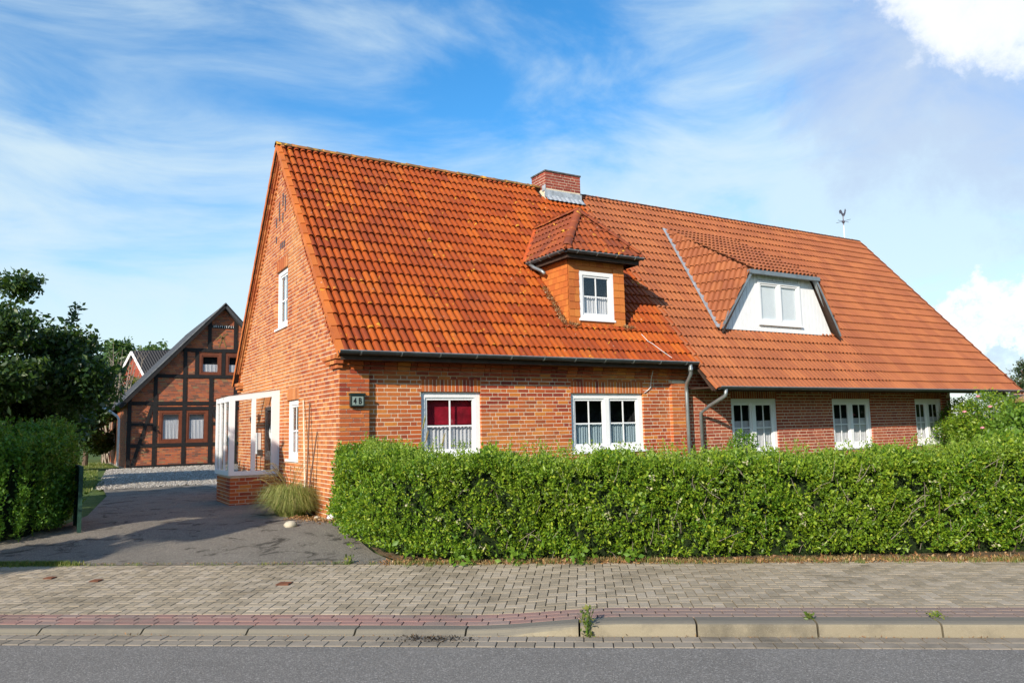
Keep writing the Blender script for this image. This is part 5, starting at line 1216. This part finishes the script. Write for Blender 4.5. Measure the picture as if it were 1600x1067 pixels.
# ---- small plants
r3 = np.random.default_rng(60)
def tuft():
    b = Vector((-.40, 1.58, .0)); n = 3600; t = Thing('ornamental_grass', b, 'big yellowing tuft of ornamental grass at the foot of the gable wall', 'plant')
    a = r3.random(n)*6.283; rr = np.sqrt(r3.random(n))*.25; P = np.stack([b.x+np.cos(a)*rr, b.y+np.sin(a)*rr*1.4, np.full(n, -.03)], 1)
    g = G(); 
    for i in range(n):
        h = r3.uniform(.26, .70); d = Vector((math.cos(a[i])+r3.normal()*.5, math.sin(a[i])*1.25+r3.normal()*.5, 0))*r3.uniform(.10, .36); p = Vector(P[i]); w_ = .0035; s = Vector((-d.y, d.x, 0)).normalized()*w_
        q_ = r3.random(); pts = [p, p+d*.35+Vector((0, 0, h*.68)), p+d*.8+Vector((0, 0, h*(.9-.2*q_))), p+d*1.3+Vector((0, 0, h*(.72-.5*q_)))]
        vs = []
        for q, k in zip(pts, (1, 1, .7, .1)): vs += [q+s*k, q-s*k]
        g.add(vs, [(0, 1, 3, 2), (2, 3, 5, 4), (4, 5, 7, 6)])
    t.part('blades', g, m_tuft, kind='stuff'); g = G()
    for i in range(46):
        a_ = r3.uniform(2.2, 5.2); d = Vector((math.cos(a_), math.sin(a_), 0)); h = r3.uniform(.62, .95); L_ = r3.uniform(.25, .55); p = b.copy(); g.tube([p, p+d*L_*.4+Vector((0, 0, h*.7)), p+d*L_+Vector((0, 0, h)), p+d*(L_+.14)+Vector((0, 0, h*.97))], [.003, .003, .005, .003], 4)
    t.part('flower_stalks', g, m_dry, kind='stuff')
tuft()
def scatter_grass(name, pts, hmin, hmax, mat, lab, w=.003, lean=.6):
    P = np.array(pts); H_ = r3.uniform(hmin, hmax, len(P)); g = blade_mesh(P, H_, lean, w, r3); return single(name, g, mat, lab, 'grass', kind='stuff')
pts = []
for i in range(5200):   # dry verge between hedge and paving
    s = r3.uniform(-1.9, 7.6); t = 2.80+abs(r3.normal())*.10+(.12*math.sin(s*2.1)+.06 if s > -1 else 0)*r3.random()
    dens = .5+.5*math.sin(s*1.7+.5)*math.sin(s*.6+1)
    if r3.random() < dens+.25: pts.append(tuple(ST(s, t, ground_z(s, t)-.005)))
scatter_grass('verge_grass', pts, .02, .09, m_dry, 'dry straw coloured grass along the foot of the long hedge')
pts = []
for c in range(90):
    s = r3.uniform(-2.6, 7.4); t = 2.72+r3.random()*.3 if s > -1.8 else 2.84+r3.normal()*.03
    for k in range(int(r3.integers(10, 40))): q = r3.normal(size=2)*.03; pts.append(tuple(ST(s+q[0], t+q[1], ground_z(s, t)-.004)))
for c in range(60):
    s = r3.uniform(-7.9, -2.4); t = 2.86+r3.normal()*.02; n_ = 36 if s < -6 else 10
    for k in range(n_): q = r3.normal(size=2)*(.05 if s < -6 else .02); pts.append(tuple(ST(s+q[0]*2, t+q[1], ground_z(s, t)-.004)))
scatter_grass('weed_grass', pts, .02, .07, m_grass, 'small green grass tufts growing along the back edge of the paving')
pts = []
for c in range(260):
    s = r3.uniform(-8.2, -5.9)-.6*r3.random(); t = 2.87+abs(r3.normal())*.035
    for k in range(16): q = r3.normal(size=2)*.022; pts.append(tuple(ST(s+q[0]*2, t+q[1]*.8, ground_z(s, t)-.004)))
scatter_grass('edge_grass', pts, .04, .10, m_grass, 'bright yellow green grass strip at the front left edge of the driveway', .0035)
P = []
for i in range(900): s = r3.uniform(-8, -1.8); t = 2.9+abs(r3.normal())*.05; P.append(tuple(ST(s, t, ground_z(s, t)+.010)))
for i in range(500): s = r3.uniform(-8, 6); P.append(tuple(ST(s, -.01-abs(r3.normal())*.03, -.318)))
tag(leaf_mesh('grit', np.array(P), .016, m_litter, None, 'stuff', seed=19, up=.02), 'fine brown grit and bits along the driveway edge and the foot of the kerb', 'grit')
P = []
for i in range(5200): s = r3.uniform(-2.0, 8); t = 2.78+abs(r3.normal())*.22; P.append(tuple(ST(s, t, ground_z(s, t)+.006)))
for i in range(700): s = r3.uniform(-4.6, -3.6); t = 6.0+r3.normal()*.16-(s+3.8)*.55; P.append(tuple(ST(s, t, ground_z(s, t)+.012)))
o = leaf_mesh('leaf_litter', np.array(P), .035, m_litter, None, 'stuff', seed=9, up=.05); tag(o, 'brown fallen leaves and clippings scattered under the long hedge', 'leaf litter')
pts = []
for i in range(9000):   # lawn strip left of gravel
    y = 12+26*r3.random(); x = -3.15-(.9+.02*y)*r3.random()+(y-12)*.045
    if x > -3.3+(y-12)*.075: continue
    pts.append((x, y, -.05))
for i in range(2500): y = r3.uniform(31, 41); x = r3.uniform(-4.2, -1.6); pts.append((x, y, -.05))
scatter_grass('lawn_grass', pts, .04, .12, m_grass, 'green lawn grass along the left side of the gravel yard', .008)
def weed(s, t, h, label, name='weed', z=None, n=90, mat=m_grass, size=.035, spread=.03):
    zb = ground_z(s, t) if z is None else z; b = ST(s, t, zb); T_ = Thing(name, b, label, 'weed'); g = G()
    for k in range(5): a, c = r3.normal(size=2)*.02; g.tube([b, b+Vector((a, c, h*.6)), b+Vector((a*1.8, c*1.8, h))], [.004, .003, .0015], 5)
    T_.part('stem', g, m_lime); P = np.stack([b.x+r3.normal(size=n)*spread, b.y+r3.normal(size=n)*spread, b.z+r3.random(n)*h], 1); leaf_mesh('leaves', P, size, mat, T_.o, 'stuff', L=T_.L, seed=int(h*1000), aspect=.6)
weed(.60, -.02, .26, 'tall green weed growing in the gutter against the kerb', z=-.325, n=110)
weed(2.52, .14, .05, 'small yellow green weed on the kerb top right of the tall weed', n=40, spread=.02)
weed(3.62, .22, .045, 'low yellow moss like weed clump at the right end of the kerb', n=80, spread=.045, mat=m_vine, size=.02)
weed(-2.42, 2.88, .10, 'small weed tuft at the driveway edge by the paving', n=50)
for i, (s, t, lb) in enumerate(((-.95, 2.78, 'light green bramble with broad leaves at the left end of the hedge foot'), (.55, 2.84, 'light green broad leaved shoots at the middle of the hedge foot'), (-.25, 2.84, 'low light green shoots left of the middle of the hedge foot'), (1.2, 2.9, 'bright leafy shoots right of the middle of the hedge foot'), (-1.75, 3.15, 'round lime green leaves climbing in the hedge near its left end'))):
    weed(s, t, .16 if i < 4 else .5, lb, 'bramble', n=46 if i < 4 else 30, mat=m_lime, size=.085 if i != 4 else .10, spread=.09)
# wheat-like stalks in front of window
sk = Thing('tall_grass_stalks', Vector((1.35, -1.2, 0)), 'pale seed stalks of tall grass in front of the red window', 'grass')
g = G()
for px, py, dx in ((664, 648, 10), (668, 672, 4), (676, 690, 9), (694, 676, 8)):
    e = atpx(px, py, 11.6); b = e+Vector((-.08, 0, -.55)); g.tube([b, b.lerp(e, .6)+Vector((-.02, 0, 0)), e], .004, 4); g.tube([b.lerp(e, .62), b.lerp(e, .8), e+hR*.02], [.004, .014, .003], 5)
sk.part('stalks', g, m_dry)
# stones
def rock(s, t, r_, m_, label, squash=.5):
    b = ST(s, t, ground_z(s, t)+.006); bm = bmesh.new(); bmesh.ops.create_icosphere(bm, subdivisions=2, radius=r_)
    for v in bm.verts: k = 1+.22*math.sin(v.co.x*40/r_*.05+1)*math.cos(v.co.y*33/r_*.05)+random.uniform(-.07, .07); v.co *= k; v.co.z = v.co.z*squash+r_*squash*.4
    me = bpy.data.meshes.new('stone'); bm.to_mesh(me); bm.free(); me.materials.append(m_); me.shade_smooth(); tag(link('stone', me, None, b), label, 'stone')
rock(-4.2, 5.42, .12, m_stone, 'flat yellowish stone lying on the driveway')
rock(-3.75, 6.1, .075, m_whites, 'round white stone at the foot of the house corner', .8)
rock(-4.05, 6.25, .05, m_stone, 'small pale stone left of the white stone by the wall', .6)
# stain / wet patch in the gutter is dark litter
P = []
for i in range(500): P.append(tuple(ST(-.72+r3.normal()*.16, -.12+r3.normal()*.05, -.32)))
o = leaf_mesh('gutter_debris', np.array(P), .02, simple('wet_dirt', (.03, .022, .015), .6), None, 'stuff', seed=12, up=.02); tag(o, 'dark damp leaf dirt lying in the gutter below the lowered kerb', 'dirt')
# offscreen shade-casting trees to the left of the street
for (R_, D_, h_, cr, sd_, lb_) in SHADE:
    p = CAM+hR*R_+hF*D_; tree('street_tree', (p.x, p.y, -.2), h_, cr, lb_, m_tree, 26000, .20, sd_, .08, lobes=34, zlow=.0)
# wood across the street, behind the photographer: only its reflection shows in the panes
r4 = np.random.default_rng(77); P = []
for i in range(46):
    a = i/45; c = np.array([-10+95*a+r4.normal()*1.5, -44-14*math.sin(a*3)+r4.normal()*2, r4.uniform(3.5, 6.5)]); n_ = 700; v = r4.normal(size=(n_, 3)); v /= np.linalg.norm(v, axis=1)[:, None]; P.append(c+v*(r4.random(n_)**.4)[:, None]*np.array([3.2, 3.2, c[2]*.95]))
tag(leaf_mesh('distant_wood', np.concatenate(P), 1.0, m_tree, None, 'stuff', seed=78, aspect=.9), 'dark row of trees across the street, seen only mirrored in the window panes', 'wood')
